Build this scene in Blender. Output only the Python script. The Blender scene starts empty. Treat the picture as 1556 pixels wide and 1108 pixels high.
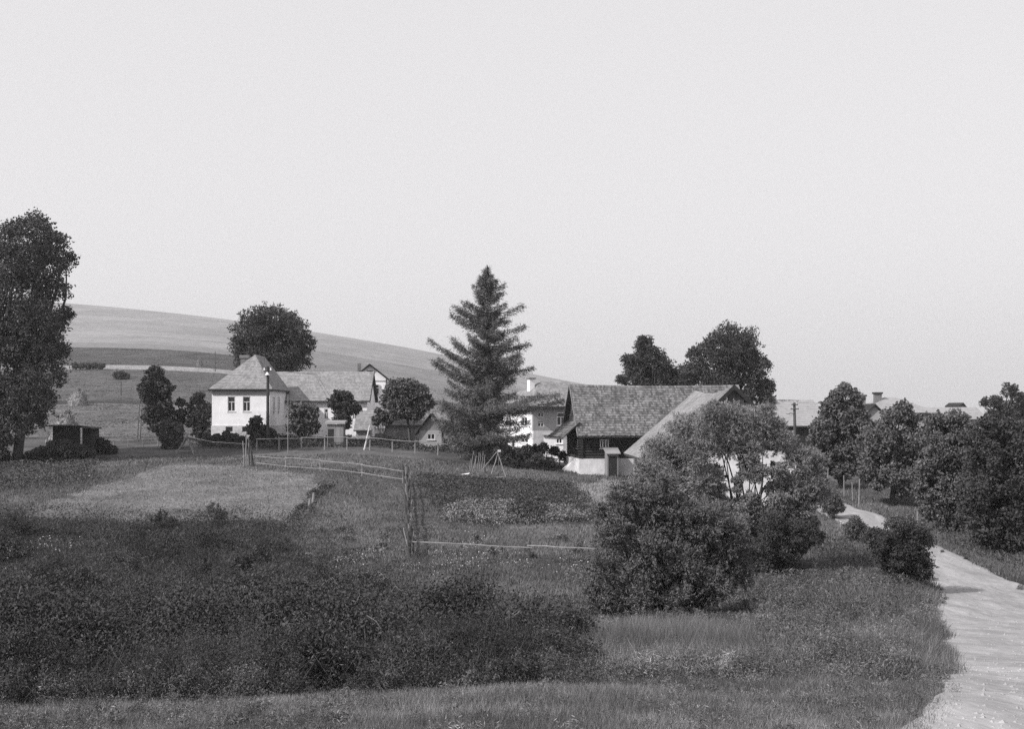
import bpy, math, random
import numpy as np
from mathutils import Vector
random.seed(7); RNG = np.random.default_rng(11)

# ------------------------------------------------------------------ camera, sky, sun
S = bpy.context.scene
COL = S.collection
F, CX, HY = 2100.0, 778.0, 625.0          # photograph: focal length, centre column and horizon row
cam_d = bpy.data.cameras.new('camera'); cam = bpy.data.objects.new('camera', cam_d); COL.objects.link(cam)
cam_d.sensor_width = 36; cam_d.lens = F / 1556 * 36; cam_d.shift_y = (HY - 554) / 1556
cam_d.clip_start = 0.1; cam_d.clip_end = 6000
cam.location = (0, 0, 0); cam.rotation_euler = (math.radians(90), 0, 0)
S.camera = cam
SUN_DIR = Vector((-0.85, -0.60, 0.82)).normalized()
elev = math.asin(SUN_DIR.z); azim = math.atan2(SUN_DIR.x, SUN_DIR.y)
world = bpy.data.worlds.new('World'); S.world = world; world.use_nodes = True
wn = world.node_tree; wn.nodes.clear()
sky = wn.nodes.new('ShaderNodeTexSky'); sky.sky_type = 'NISHITA'; sky.sun_disc = False
sky.sun_elevation = elev; sky.sun_rotation = azim
sky.air_density = 1.0; sky.dust_density = 4.0; sky.ozone_density = 1.0
bw = wn.nodes.new('ShaderNodeRGBToBW'); bg = wn.nodes.new('ShaderNodeBackground'); wo = wn.nodes.new('ShaderNodeOutputWorld')
tint = wn.nodes.new('ShaderNodeMix'); tint.data_type = 'RGBA'; tint.inputs[0].default_value = 0.6
tint.inputs[7].default_value = (8.6, 8.45, 8.65, 1)
bg.inputs['Strength'].default_value = 0.121
wn.links.new(sky.outputs[0], bw.inputs[0]); wn.links.new(bw.outputs[0], tint.inputs[6])
wn.links.new(tint.outputs[2], bg.inputs[0]); wn.links.new(bg.outputs[0], wo.inputs[0])
sd = bpy.data.lights.new('sun', 'SUN'); sd.energy = 4.1; sd.angle = math.radians(0.6); sd.color = (1, 0.985, 0.975)
sun = bpy.data.objects.new('sun', sd); COL.objects.link(sun)
sun.rotation_euler = SUN_DIR.to_track_quat('Z', 'Y').to_euler()
S.view_settings.view_transform = 'Standard'; S.view_settings.look = 'None'
S.view_settings.exposure = 0.12; S.view_settings.gamma = 1.0
S.cycles.use_denoising = False; S.cycles.max_bounces = 5; S.cycles.diffuse_bounces = 3; S.cycles.transparent_max_bounces = 4

# ------------------------------------------------------------------ materials (a black and white world)
def mat(name, base, rough=0.9, amp=0.25, scale=2.0, island=0.0, bump=0.0, tone=False, detail=6.0, amp2=0.0, scale2=0.2, spec=0.2, stretch=None):
    m = bpy.data.materials.new(name); m.use_nodes = True; nt = m.node_tree; N = nt.nodes; L = nt.links
    b = N['Principled BSDF']; b.inputs['Roughness'].default_value = rough; b.inputs['Specular IOR Level'].default_value = spec
    tc = N.new('ShaderNodeTexCoord'); mp = N.new('ShaderNodeMapping'); L.new(tc.outputs['Object'], mp.inputs[0])
    if stretch: mp.inputs['Scale'].default_value = stretch
    def math_(op, a, c):
        n = N.new('ShaderNodeMath'); n.operation = op
        for i, v in enumerate((a, c)):
            if isinstance(v, (int, float)): n.inputs[i].default_value = v
            else: L.new(v, n.inputs[i])
        return n.outputs[0]
    def noise(sc, am, d):
        n = N.new('ShaderNodeTexNoise'); n.inputs['Scale'].default_value = sc; n.inputs['Detail'].default_value = d
        n.inputs['Roughness'].default_value = 0.65
        L.new(mp.outputs[0], n.inputs['Vector'])
        mr = N.new('ShaderNodeMapRange'); mr.inputs[1].default_value = 0.3; mr.inputs[2].default_value = 0.7
        mr.inputs[3].default_value = 1 - am; mr.inputs[4].default_value = 1 + am
        L.new(n.outputs[0], mr.inputs[0]); return mr.outputs[0], n.outputs[0]
    v, raw = noise(scale, amp, detail)
    if amp2:
        v2, _ = noise(scale2, amp2, 3.0); v = math_('MULTIPLY', v, v2)
    if island:
        g = N.new('ShaderNodeNewGeometry')
        mr = N.new('ShaderNodeMapRange'); mr.inputs[3].default_value = 1 - island; mr.inputs[4].default_value = 1 + island
        L.new(g.outputs['Random Per Island'], mr.inputs[0]); v = math_('MULTIPLY', v, mr.outputs[0])
    if tone:
        a = N.new('ShaderNodeAttribute'); a.attribute_name = 'tone'; v = math_('MULTIPLY', v, a.outputs['Fac'])
        base = 1.0
    v = math_('MULTIPLY', v, base)
    c = N.new('ShaderNodeCombineColor'); L.new(v, c.inputs[0])
    L.new(math_('MULTIPLY', v, 0.985), c.inputs[1]); L.new(v, c.inputs[2])
    L.new(c.outputs[0], b.inputs['Base Color'])
    if bump:
        bn = N.new('ShaderNodeBump'); bn.inputs['Strength'].default_value = bump; bn.inputs['Distance'].default_value = 0.1
        L.new(raw, bn.inputs['Height']); L.new(bn.outputs[0], b.inputs['Normal'])
    return m
M = dict(
    ground=mat('ground', 1, 1, 0.45, 5.0, tone=True, detail=9, amp2=0.25, scale2=0.35, spec=0),
    grass=mat('grass_blades', 1, 0.9, 0.3, 1.5, island=0.5, tone=True, spec=0.1),
    weeds=mat('weed_leaves', 1, 0.8, 0.35, 1.2, island=0.55, tone=True, spec=0.15),
    road=mat('road_dirt', 0.30, 1, 0.22, 9.0, detail=12, amp2=0.22, scale2=1.1, bump=0.25, spec=0, stretch=(1.3, 0.2, 1)),
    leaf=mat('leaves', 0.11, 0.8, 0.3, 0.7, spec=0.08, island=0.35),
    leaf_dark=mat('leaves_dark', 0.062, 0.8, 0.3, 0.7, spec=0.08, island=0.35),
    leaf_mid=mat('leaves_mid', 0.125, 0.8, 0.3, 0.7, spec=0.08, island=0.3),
    willow=mat('willow_leaves', 0.20, 0.8, 0.25, 0.6, spec=0.08, island=0.3),
    needle=mat('larch_needles', 0.115, 0.8, 0.25, 0.8, island=0.4),
    bark=mat('bark', 0.07, 0.95, 0.4, 6, stretch=(1, 1, 0.2)),
    twig=mat('pale_twigs', 0.22, 0.95, 0.3, 6),
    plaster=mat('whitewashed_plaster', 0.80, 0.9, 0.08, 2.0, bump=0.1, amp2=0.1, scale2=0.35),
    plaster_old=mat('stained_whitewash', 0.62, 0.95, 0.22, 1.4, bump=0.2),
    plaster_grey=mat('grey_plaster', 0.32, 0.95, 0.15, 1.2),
    brick=mat('pale_brick', 0.55, 0.95, 0.2, 3.0, stretch=(1, 1, 3)),
    tile=mat('roof_tiles', 0.235, 0.9, 0.2, 1.0, island=0.18),
    shingle=mat('wooden_shingles', 0.135, 0.95, 0.35, 0.8, island=0.45),
    shingle_pale=mat('weathered_pale_shingles', 0.25, 0.95, 0.25, 0.7, island=0.25),
    roof_pale=mat('pale_metal_roof', 0.31, 0.7, 0.08, 0.6, island=0.06),
    roof_under=mat('roof_boards', 0.06, 0.95, 0.3, 3),
    logs=mat('dark_logs', 0.03, 0.9, 0.4, 2.5, island=0.35, stretch=(0.3, 1, 1)),
    boards=mat('grey_boards', 0.2, 0.95, 0.3, 2.5, island=0.25, stretch=(1, 1, 0.25)),
    boards_dark=mat('dark_boards', 0.028, 0.95, 0.3, 2.5, island=0.3, stretch=(1, 1, 0.25)),
    pole=mat('peeled_poles', 0.21, 0.95, 0.35, 5, island=0.3),
    pole_dark=mat('tarred_pole', 0.05, 0.9, 0.3, 5),
    white=mat('white_paint', 0.8, 0.6, 0.05, 5),
    frame=mat('window_paint', 0.55, 0.6, 0.1, 5),
    glass=mat('window_pane', 0.03, 0.12, 0.2, 3, spec=0.5),
    hay=mat('dry_hay', 0.26, 1, 0.3, 3, island=0.3),
    wire=mat('wire', 0.08, 0.6, 0.1, 3),
    chimney=mat('chimney_brick', 0.16, 0.95, 0.25, 5, island=0.1),
    petals=mat('white_petals', 0.4, 0.8, 0.1, 5, island=0.3),
)

# ------------------------------------------------------------------ helpers
def tag(o, label=None, cat=None, group=None, kind=None):
    if label: o['label'] = label
    if cat: o['category'] = cat
    if group: o['group'] = group
    if kind: o['kind'] = kind
    return o
def empty(name, loc, rz=0.0, label=None, cat=None, group=None):
    o = bpy.data.objects.new(name, None); o.empty_display_size = 0.3; COL.objects.link(o)
    o.location = loc; o.rotation_euler = (0, 0, rz)
    return tag(o, label, cat, group)
def link_mesh(name, me, m, parent=None):
    o = bpy.data.objects.new(name, me); COL.objects.link(o)
    if m: me.materials.append(m)
    if parent: o.parent = parent
    return o
class MB:
    """collects shapes; world=Vector means the coordinates are given in the world and the object sits at that point"""
    def __init__(s): s.v = []; s.f = []
    def add(s, vs, fs):
        n = len(s.v); s.v += [tuple(p) for p in vs]; s.f += [tuple(i + n for i in f) for f in fs]; return s
    def box(s, x0, x1, y0, y1, z0, z1):
        return s.add([(x0,y0,z0),(x1,y0,z0),(x1,y1,z0),(x0,y1,z0),(x0,y0,z1),(x1,y0,z1),(x1,y1,z1),(x0,y1,z1)],
                     [(3,2,1,0),(4,5,6,7),(0,1,5,4),(1,2,6,5),(2,3,7,6),(3,0,4,7)])
    def tube(s, pts, radii, n=7, cap=True):
        pts = [Vector(p) for p in pts]; rings = []
        if isinstance(radii, (int, float)): radii = [radii] * len(pts)
        vs = []; fs = []
        for i, p in enumerate(pts):
            a = pts[max(i - 1, 0)]; b = pts[min(i + 1, len(pts) - 1)]; t = (b - a).normalized()
            u = t.orthogonal().normalized() if i == 0 else (u - t * u.dot(t)).normalized()
            w = t.cross(u)
            for k in range(n):
                an = 2 * math.pi * k / n; vs.append(p + (u * math.cos(an) + w * math.sin(an)) * radii[i])
        for i in range(len(pts) - 1):
            for k in range(n):
                k2 = (k + 1) % n; fs.append((i*n+k, i*n+k2, (i+1)*n+k2, (i+1)*n+k))
        if cap: fs.append(tuple(range(n - 1, -1, -1))); fs.append(tuple((len(pts)-1)*n + k for k in range(n)))
        return s.add(vs, fs)
    def slab(s, pts, t):
        """polygon pts (top face) thickened downwards by t"""
        n = len(pts); vs = [Vector(p) for p in pts] + [Vector(p) - Vector((0, 0, t)) for p in pts]
        return s.add(vs, [tuple(range(n)), tuple(range(2*n-1, n-1, -1))] + [(i, i+n, (i+1) % n + n, (i+1) % n) for i in range(n)])
    def sagslab(s, e0, e1, r0, r1, t, sag, n=12):
        e0, e1, r0, r1 = map(Vector, (e0, e1, r0, r1)); vs = []
        for i in range(n + 1):
            u = i / n; a = e0.lerp(e1, u); c = r0.lerp(r1, u) - Vector((0, 0, sag * math.sin(math.pi * u)))
            vs += [a, c, a - Vector((0, 0, t)), c - Vector((0, 0, t))]
        fs = []
        for i in range(n):
            p = 4 * i; q = p + 4; fs += [(p, q, q+1, p+1), (p+2, p+3, q+3, q+2), (p, p+2, q+2, q), (p+1, q+1, q+3, p+3)]
        return s.add(vs, fs + [(0, 1, 3, 2), (4*n, 4*n+2, 4*n+3, 4*n+1)])
    def extrude(s, pts, vec):
        n = len(pts); v = Vector(vec); vs = [Vector(p) for p in pts] + [Vector(p) + v for p in pts]
        return s.add(vs, [tuple(range(n)), tuple(range(2*n-1, n-1, -1))] + [(i, i+n, (i+1) % n + n, (i+1) % n) for i in range(n)])
    def shingles(s, e0, e1, r0, r1, rows, cols, t=0.05, jit=0.25, rag=0.15, sag=0.0):
        e0, e1, r0, r1 = map(Vector, (e0, e1, r0, r1))
        nrm = (e1 - e0).cross(r0 - e0 if (r0-e0).length > 0.01 else r1 - e0).normalized()
        if nrm.z < 0: nrm = -nrm
        def P(u, v):
            p = (e0.lerp(e1, u)).lerp(r0.lerp(r1, u), v)
            if sag: p = p - Vector((0, 0, sag * math.sin(math.pi * u) * v))
            return p
        wid = (e1 - e0).length
        for i in range(rows):
            v0 = i / rows; v1 = min(1.0, (i + 1.12) / rows)
            wr = ((1 - v0) * (e1 - e0).length + v0 * (r1 - r0).length) / wid
            nc = max(1, int(cols * wr + 0.5)); off = random.random()
            cuts = [0.0] + [min(max((k + off + random.uniform(-jit, jit)) / nc, 0), 1) for k in range(nc)] + [1.0]
            cuts.sort()
            for a, b in zip(cuts, cuts[1:]):
                if b - a < 0.15 / nc: continue
                vv = max(-0.01, v0 - random.random() * rag / rows); tt = t * random.uniform(0.7, 1.4)
                q = [P(a, vv), P(b, vv), P(b, v1), P(a, v1)]
                lo = nrm * tt; hi = nrm * 0.012
                s.add([q[0], q[1], q[2], q[3], q[0]+lo, q[1]+lo, q[2]+hi, q[3]+hi], [(4,5,6,7),(0,1,5,4),(1,2,6,5),(3,0,4,7),(2,3,7,6)])
        return s
    def build(s, name, m, parent=None, world=None, smooth=False):
        me = bpy.data.meshes.new(name)
        v = s.v
        if world is not None: v = [(a - world[0], b - world[1], c - world[2]) for a, b, c in v]
        me.from_pydata(v, [], s.f); me.update()
        if smooth: me.polygons.foreach_set('use_smooth', [True] * len(me.polygons))
        o = link_mesh(name, me, m, parent)
        if world is not None and parent is None: o.location = world
        return o
def array_mesh(name, verts, nper, m, parent=None, tone=None):
    """verts (N*nper,3): N separate polygons of nper corners"""
    n = len(verts) // nper
    me = bpy.data.meshes.new(name); me.vertices.add(len(verts)); me.vertices.foreach_set('co', verts.astype(np.float32).ravel())
    me.loops.add(n * nper); me.loops.foreach_set('vertex_index', np.arange(n * nper, dtype=np.int32))
    me.polygons.add(n); me.polygons.foreach_set('loop_start', np.arange(0, n * nper, nper, dtype=np.int32))
    try: me.polygons.foreach_set('loop_total', np.full(n, nper, dtype=np.int32))
    except Exception: pass
    if tone is not None:
        at = me.attributes.new('tone', 'FLOAT', 'POINT'); at.data.foreach_set('value', np.repeat(tone, nper).astype(np.float32))
    me.update(calc_edges=True)
    return link_mesh(name, me, m, parent)
def unit(a): return a / np.maximum(np.linalg.norm(a, axis=1, keepdims=True), 1e-9)
def leaf_verts(c, L, W, axis=None, spread=1.0):
    """rhombic leaves round centres c; axis = preferred direction"""
    n = len(c); a = RNG.normal(size=(n, 3))
    if axis is not None: a = unit(a) * spread + axis
    a = unit(a); b = unit(np.cross(a, RNG.normal(size=(n, 3))))
    sc = RNG.uniform(0.6, 1.35, (n, 1)); L = sc * L * 0.5; W = sc * W * 0.5
    return np.stack([c - a*L, c + b*W, c + a*L, c - b*W], 1).reshape(-1, 3)

# ------------------------------------------------------------------ terrain: an analytic height field
def catmull(xs, ys, q):
    xs = np.asarray(xs, float); ys = np.asarray(ys, float); q = np.clip(q, xs[0], xs[-1])
    i = np.clip(np.searchsorted(xs, q) - 1, 0, len(xs) - 2)
    d = np.diff(ys, axis=0) / (np.diff(xs)[:, None] if ys.ndim > 1 else np.diff(xs))
    m = np.empty_like(ys); m[1:-1] = 0.5 * (d[1:] + d[:-1]); m[0] = d[0]; m[-1] = d[-1]
    h = (xs[i+1] - xs[i]); t = (q - xs[i]) / h
    if ys.ndim > 1: h = h[:, None]; t = t[:, None]
    return (2*t**3-3*t**2+1)*ys[i] + (t**3-2*t**2+t)*h*m[i] + (-2*t**3+3*t**2)*ys[i+1] + (t**3-t**2)*h*m[i+1]
TP = [-800, 0, 300, 600, 900, 1200, 1556, 2300]
TD = [6, 9, 13, 20, 30, 45, 60, 72, 85, 100, 115, 130, 160, 220, 350, 450, 800, 1300, 1800, 2600]
TY = [[1240]*8, [1120,1120,1118,1110,1110,1112,1112,1112],
      [1075,1078,1062,1050,1042,1040,1040,1040], [1030,1030,1020,1008,1003,1003,1003,1003],
      [985,985,985,978,973,970,970,970], [935,935,935,932,928,926,932,932],
      [872,872,875,877,875,873,880,880], [812,812,818,828,830,829,833,833], [762,762,764,768,778,782,785,785],
      [720,718,716,718,738,750,748,748], [690,690,688,690,718,726,722,722], [668,668,668,672,700,704,700,700],
      [640,643,645,652,676,682,680,680], [610,612,614,630,655,662,660,660], [556,556,560,596,640,650,650,650],
      [530,530,537,580,632,645,645,645], [490,490,505,545,605,636,640,640], [450,455,480,525,586,630,640,640],
      [460,470,495,540,600,632,640,640], [500,500,520,560,610,634,640,640]]
lx = np.log(TD); GU = np.linspace(-800, 2300, 400); GL = np.linspace(lx[0], lx[-1], 600)
_t = catmull(lx, np.array(TY, float), GL)                       # rows: depth
TAB = catmull(TP, _t.T, GU)                                     # (u, depth)
def vnoise(x, y, seed=0):
    r = np.random.default_rng(seed); T = r.random((64, 64))
    xi = np.floor(x).astype(int); yi = np.floor(y).astype(int); fx = x - xi; fy = y - yi
    fx = fx*fx*(3-2*fx); fy = fy*fy*(3-2*fy)
    g = lambda a, b: T[a % 64, b % 64]
    return (g(xi,yi)*(1-fx)+g(xi+1,yi)*fx)*(1-fy) + (g(xi,yi+1)*(1-fx)+g(xi+1,yi+1)*fx)*fy - 0.5
def ground(X, Y):
    X = np.atleast_1d(np.asarray(X, float)); Y = np.atleast_1d(np.asarray(Y, float))
    Yc = np.clip(Y, 6, 2600); u = np.clip(X / np.maximum(Yc, 6) * F + CX, -800, 2300)
    a = (u + 800) / 3100 * 399; b = (np.log(Yc) - GL[0]) / (GL[-1] - GL[0]) * 599
    i = np.clip(a.astype(int), 0, 398); j = np.clip(b.astype(int), 0, 598); fa = a - i; fb = b - j
    py = (TAB[i,j]*(1-fa)+TAB[i+1,j]*fa)*(1-fb) + (TAB[i,j+1]*(1-fa)+TAB[i+1,j+1]*fa)*fb
    z = -(py - HY) / F * Yc
    k = np.clip((Y - 14) / 30, 0, 1) * np.clip((400 - Y) / 200, 0.0, 1)
    return z + k * (0.35 * vnoise(X/7+3, Y/7, 5) + 0.14 * vnoise(X/2, Y/2+9, 6)) + 0.03 * vnoise(X*1.5, Y*1.5, 7)
def gz(x, y): return float(ground(x, y)[0])
_ds = np.exp(np.linspace(math.log(7), math.log(1290), 3000))
def G(px, py):
    """the point of the ground seen at a pixel of the photograph"""
    X = (px - CX) / F * _ds; z = ground(X, _ds); yy = HY - z / _ds * F
    k = np.argmax(yy <= py) if (yy <= py).any() else len(_ds) - 1
    return Vector((float(X[k]), float(_ds[k]), float(z[k])))
def P(px, py, d): return Vector(((px - CX) / F * d, d, -(py - HY) / F * d))
def inpoly(X, Y, poly):
    r = np.zeros(X.shape, bool); n = len(poly)
    for k in range(n):
        x1, y1 = poly[k]; x2, y2 = poly[(k+1) % n]
        c = ((y1 > Y) != (y2 > Y)) & (X < (x2-x1) * (Y-y1) / ((y2-y1) + 1e-12) + x1); r ^= c
    return r
# road edges: depth, left x, right x
RD = np.array([[-30,1.6,14],[5,1.6,12],[9,2.35,12],[11.5,3.45,12],[21,6.4,14.5],[30,9.2,16],[38,11.6,17.6],[54,16.6,20.4],[63,18.4,21.7],[72,19.3,22.5],
               [80,19.4,22.8],[88,19.0,22.4],[100,18.2,21.8],[115,17.4,21.2],[140,18.5,22],[180,22,25.5]])
def redge(Y):
    Y = np.atleast_1d(np.asarray(Y, float)); o = np.ones_like(Y)
    return (np.interp(Y, RD[:,0], RD[:,1]) + 0.22 * vnoise(Y/1.9+30, o, 40) + 0.10 * vnoise(Y*2.1+90, 2*o, 41),
            np.interp(Y, RD[:,0], RD[:,2]) + 0.25 * vnoise(Y/1.7+30, 5*o, 42) + 0.1 * vnoise(Y*2.1+90, 7*o, 43))
def road_in(X, Y, pad=0.0):
    sh = np.shape(X); l, r = redge(np.ravel(Y)); l = l.reshape(sh); r = r.reshape(sh)
    return (X > l - pad) & (X < r + pad) & (Y < 178)
g2 = lambda L: [tuple(G(*p)[:2]) for p in L]
HAY = g2([(-60,800),(60,772),(150,742),(260,705),(340,708),(480,722),(497,740),(440,798),(300,798),(150,790)])
BED = g2([(632,720),(700,726),(860,736),(905,775),(895,795),(700,795),(660,768)])
PALE = g2([(862,735),(960,732),(960,800),(896,798),(905,775)])
WEED = g2([(-400,800),(40,790),(200,795),(430,803),(455,850),(540,893),(640,925),(760,945),(850,980),(880,1020),(820,1036),(500,1054),(-400,1085)])
VERGE = g2([(-300,690),(150,700),(140,735),(-300,780)])
def tone(X, Y):
    X = np.asarray(X, float); Y = np.asarray(Y, float)
    jx = X + 1.6 * vnoise(X/2.1, Y/2.1, 21) + 0.6*vnoise(X*1.3, Y*1.3, 22); jy = Y + 3 * vnoise(X/3+7, Y/3, 23)
    t = 0.098 + 0.05 * vnoise(X/5, Y/9, 24) + 0.04 * vnoise(X/1.5, Y/2.5, 25)
    t = np.where(Y < 16, 0.125 + 0.07 * vnoise(X, Y, 26), t)
    t = np.where(inpoly(jx, jy, HAY), 0.145 + 0.05 * vnoise(X/4, Y/2, 27), t)
    t = np.where(inpoly(X + 0.3*(jx-X), Y + 0.2*(jy-Y), BED), 0.065, t)
    t = np.where(inpoly(jx, jy, PALE), 0.2, t)
    t = np.where(inpoly(jx, jy, WEED), 0.05, t)
    t = np.where(inpoly(jx, jy, VERGE), 0.075, t)
    u = X / np.maximum(Y, 1) * F + CX; wy = Y * (1 + 0.02 * vnoise(X/30, Y/30, 28))
    far = np.select([wy < 133, wy < 214, wy < 223, wy < 335, wy < 352, wy < 352, wy < 462], [t, 0.135 + 0.05*vnoise(X/6, Y/10, 29) + 0.04*vnoise(X/1.2, Y/2, 38), 0.06+t*0, 0.10 + 0.04*vnoise(X/12, Y/20, 30) + 0.03*vnoise(X/2, Y/4, 36), 0.27+t*0, 0.2+t*0, 0.085 + 0.03*vnoise(X/9, Y/14, 33) + 0.03*vnoise(X/3, Y/5, 37)],
                    0.25 + 0.05 * vnoise(X/60, Y/40, 31) + 0.04 * vnoise(X/20, Y/200, 32) + 0.05*vnoise(X/7, Y/14, 34) + 0.04*vnoise(X/150, Y/30, 35))
    far = np.where((wy > 335) & (wy < 700) & (u > 460), 0.19 + 0.05*vnoise(X/9, Y/14, 39), far); far = np.where((wy > 462) & (wy < 520) & (u <= 460), 0.2, far)
    return np.where(Y > 133, far, t)

def make_ground():
    us = np.linspace(-1500, 3050, 620)
    Ys = np.concatenate([np.arange(-40, 5, 1.5), np.exp(np.linspace(math.log(5), math.log(2550), 640))])
    U, YY = np.meshgrid(us, Ys, indexing='ij'); X = (U - CX) / F * (np.maximum(YY, -20) + 42); Z = ground(X.ravel(), YY.ravel())
    Xf, Yf = X.ravel(), YY.ravel()
    Z = Z - np.where(road_in(Xf, Yf, -0.12), 0.14 + Yf * 0.0012, 0)
    nu, ny = len(us), len(Ys); V = np.stack([Xf, Yf, Z], 1)
    idx = np.arange(nu * ny).reshape(nu, ny)
    q = np.stack([idx[:-1,:-1], idx[1:,:-1], idx[1:,1:], idx[:-1,1:]], -1).reshape(-1, 4)
    me = bpy.data.meshes.new('ground'); me.vertices.add(len(V)); me.vertices.foreach_set('co', V.astype(np.float32).ravel())
    me.loops.add(q.size); me.loops.foreach_set('vertex_index', q.astype(np.int32).ravel())
    me.polygons.add(len(q)); me.polygons.foreach_set('loop_start', np.arange(0, q.size, 4, dtype=np.int32))
    at = me.attributes.new('tone', 'FLOAT', 'POINT'); at.data.foreach_set('value', tone(Xf, Yf).astype(np.float32))
    me.update(calc_edges=True); me.polygons.foreach_set('use_smooth', np.ones(len(q), bool))
    tag(link_mesh('ground', me, M['ground']), kind='structure')
make_ground()
def make_road():
    mb = MB(); ys = np.concatenate([np.arange(-30, 5, 1.0), np.arange(5, 24, 0.12), np.arange(24, 60, 0.4), np.arange(60, 178, 1.5)]); n = 26
    for y in ys:
        l, r = redge(y); l = l[0]; r = r[0]
        xs = np.concatenate([[l], np.linspace(l+0.12, r-0.12, n-2), [r]]); z = ground(xs, np.full(n, y))
        edge = np.minimum(np.arange(n), np.arange(n)[::-1]); z = z + 0.02 - np.where(edge == 0, 0.12, 0) - 0.02 * np.exp(-((np.abs(xs - (l+r)/2) - 0.8)/0.25)**2)
        mb.v += [(float(a), float(y), float(b)) for a, b in zip(xs, z)]
    for i in range(len(ys) - 1):
        for k in range(n - 1): mb.f.append((i*n+k, i*n+k+1, (i+1)*n+k+1, (i+1)*n+k))
    tag(mb.build('road', M['road'], smooth=True), kind='structure')
make_road()

# ------------------------------------------------------------------ trees and shrubs
def crown_points(blobs, d, n, sub=(9, 15), subr=(0.24, 0.42), fill=0.12, thick=0.8, spray=0.3):
    """leaf centres and leaf directions: clumps on the outside of each blob, and sprays shooting outwards"""
    cx = sum(b[0] for b in blobs) / len(blobs); R = max(abs(b[0] - cx) + b[2] for b in blobs)
    sph = []
    for b in blobs:
        off = R * thick * math.sqrt(max(0.1, 1 - ((b[0] - cx) / R) ** 2))
        for k in ((-0.55, 0.0, 0.55) if R > 1.5 * b[2] else (0.0,)):
            j = random.uniform(-0.12, 0.12)
            sph.append((b[0], b[1], b[2] * (1.0 if k == 0 else 0.86), (k + j) * off if R > 1.5 * b[2] else 0))
    w = np.array([s[2] ** 2 for s in sph]); w = w / w.sum(); out = []; axs = []
    for (px, py, r, oy), wi in zip(sph, w):
        dd = d + oy / F * d; c = np.array(P(px, py, dd)); rm = r * 1.08 / F * dd; m = random.randint(*sub) + int(4 * (r > 30)); cnt = int(n * wi)
        nf = int(cnt * fill); q = unit(RNG.normal(size=(nf, 3))) * rm * 0.85 * RNG.random((nf, 1)) ** 0.4; out.append(q + c); axs.append(np.zeros((nf, 3)))
        ns = int(cnt * spray); ks = max(8, int(12 + ns / 70)); dr = unit(RNG.normal(size=(ks, 3)) + np.array([0, 0, 0.55])); L = rm * RNG.uniform(0.75, 1.22, (ks, 1)); wh = RNG.integers(0, ks, ns)
        t = RNG.random((ns, 1)) ** 0.6; q = dr[wh] * L[wh] * t + RNG.normal(size=(ns, 3)) * rm * (0.035 + 0.07 * (1 - t)); q[:, 2] += -0.12 * rm * t[:, 0] ** 2; out.append(q + c); axs.append(dr[wh] * 1.2)
        nc = cnt - nf - ns; dirs = unit(RNG.normal(size=(m, 3)) + np.array([0, 0, 0.15])); rad = rm * RNG.uniform(0.5, 0.9, (m, 1)); sc = dirs * rad
        sr = rm * RNG.uniform(subr[0], subr[1], m); pw = sr ** 2 / (sr ** 2).sum(); which = RNG.choice(m, nc, p=pw)
        q = unit(RNG.normal(size=(nc, 3))) * (RNG.random((nc, 1)) ** 0.5 + 0.12 * np.abs(RNG.normal(size=(nc, 1))))
        out.append(q * sr[which][:, None] * np.array([1.15, 1.15, 0.8]) + sc[which] + c); axs.append(np.zeros((nc, 3)))
    return np.concatenate(out), np.concatenate(axs), sph
def limb(mb, a, b, r0, r1, bend=0.12, seg=5):
    a, b = Vector(a), Vector(b); L = (b - a).length
    side = Vector((random.uniform(-1, 1), random.uniform(-1, 1), random.uniform(0, 1))) * L * bend
    pts = []; rr = []
    for i in range(seg + 1):
        t = i / seg; pts.append(a.lerp(b, t) + side * math.sin(math.pi * t) + Vector((random.uniform(-1,1), random.uniform(-1,1), 0)) * L * 0.015)
        rr.append(r0 * (1 - t) + r1 * t)
    mb.tube(pts, rr, 6, cap=False)
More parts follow.
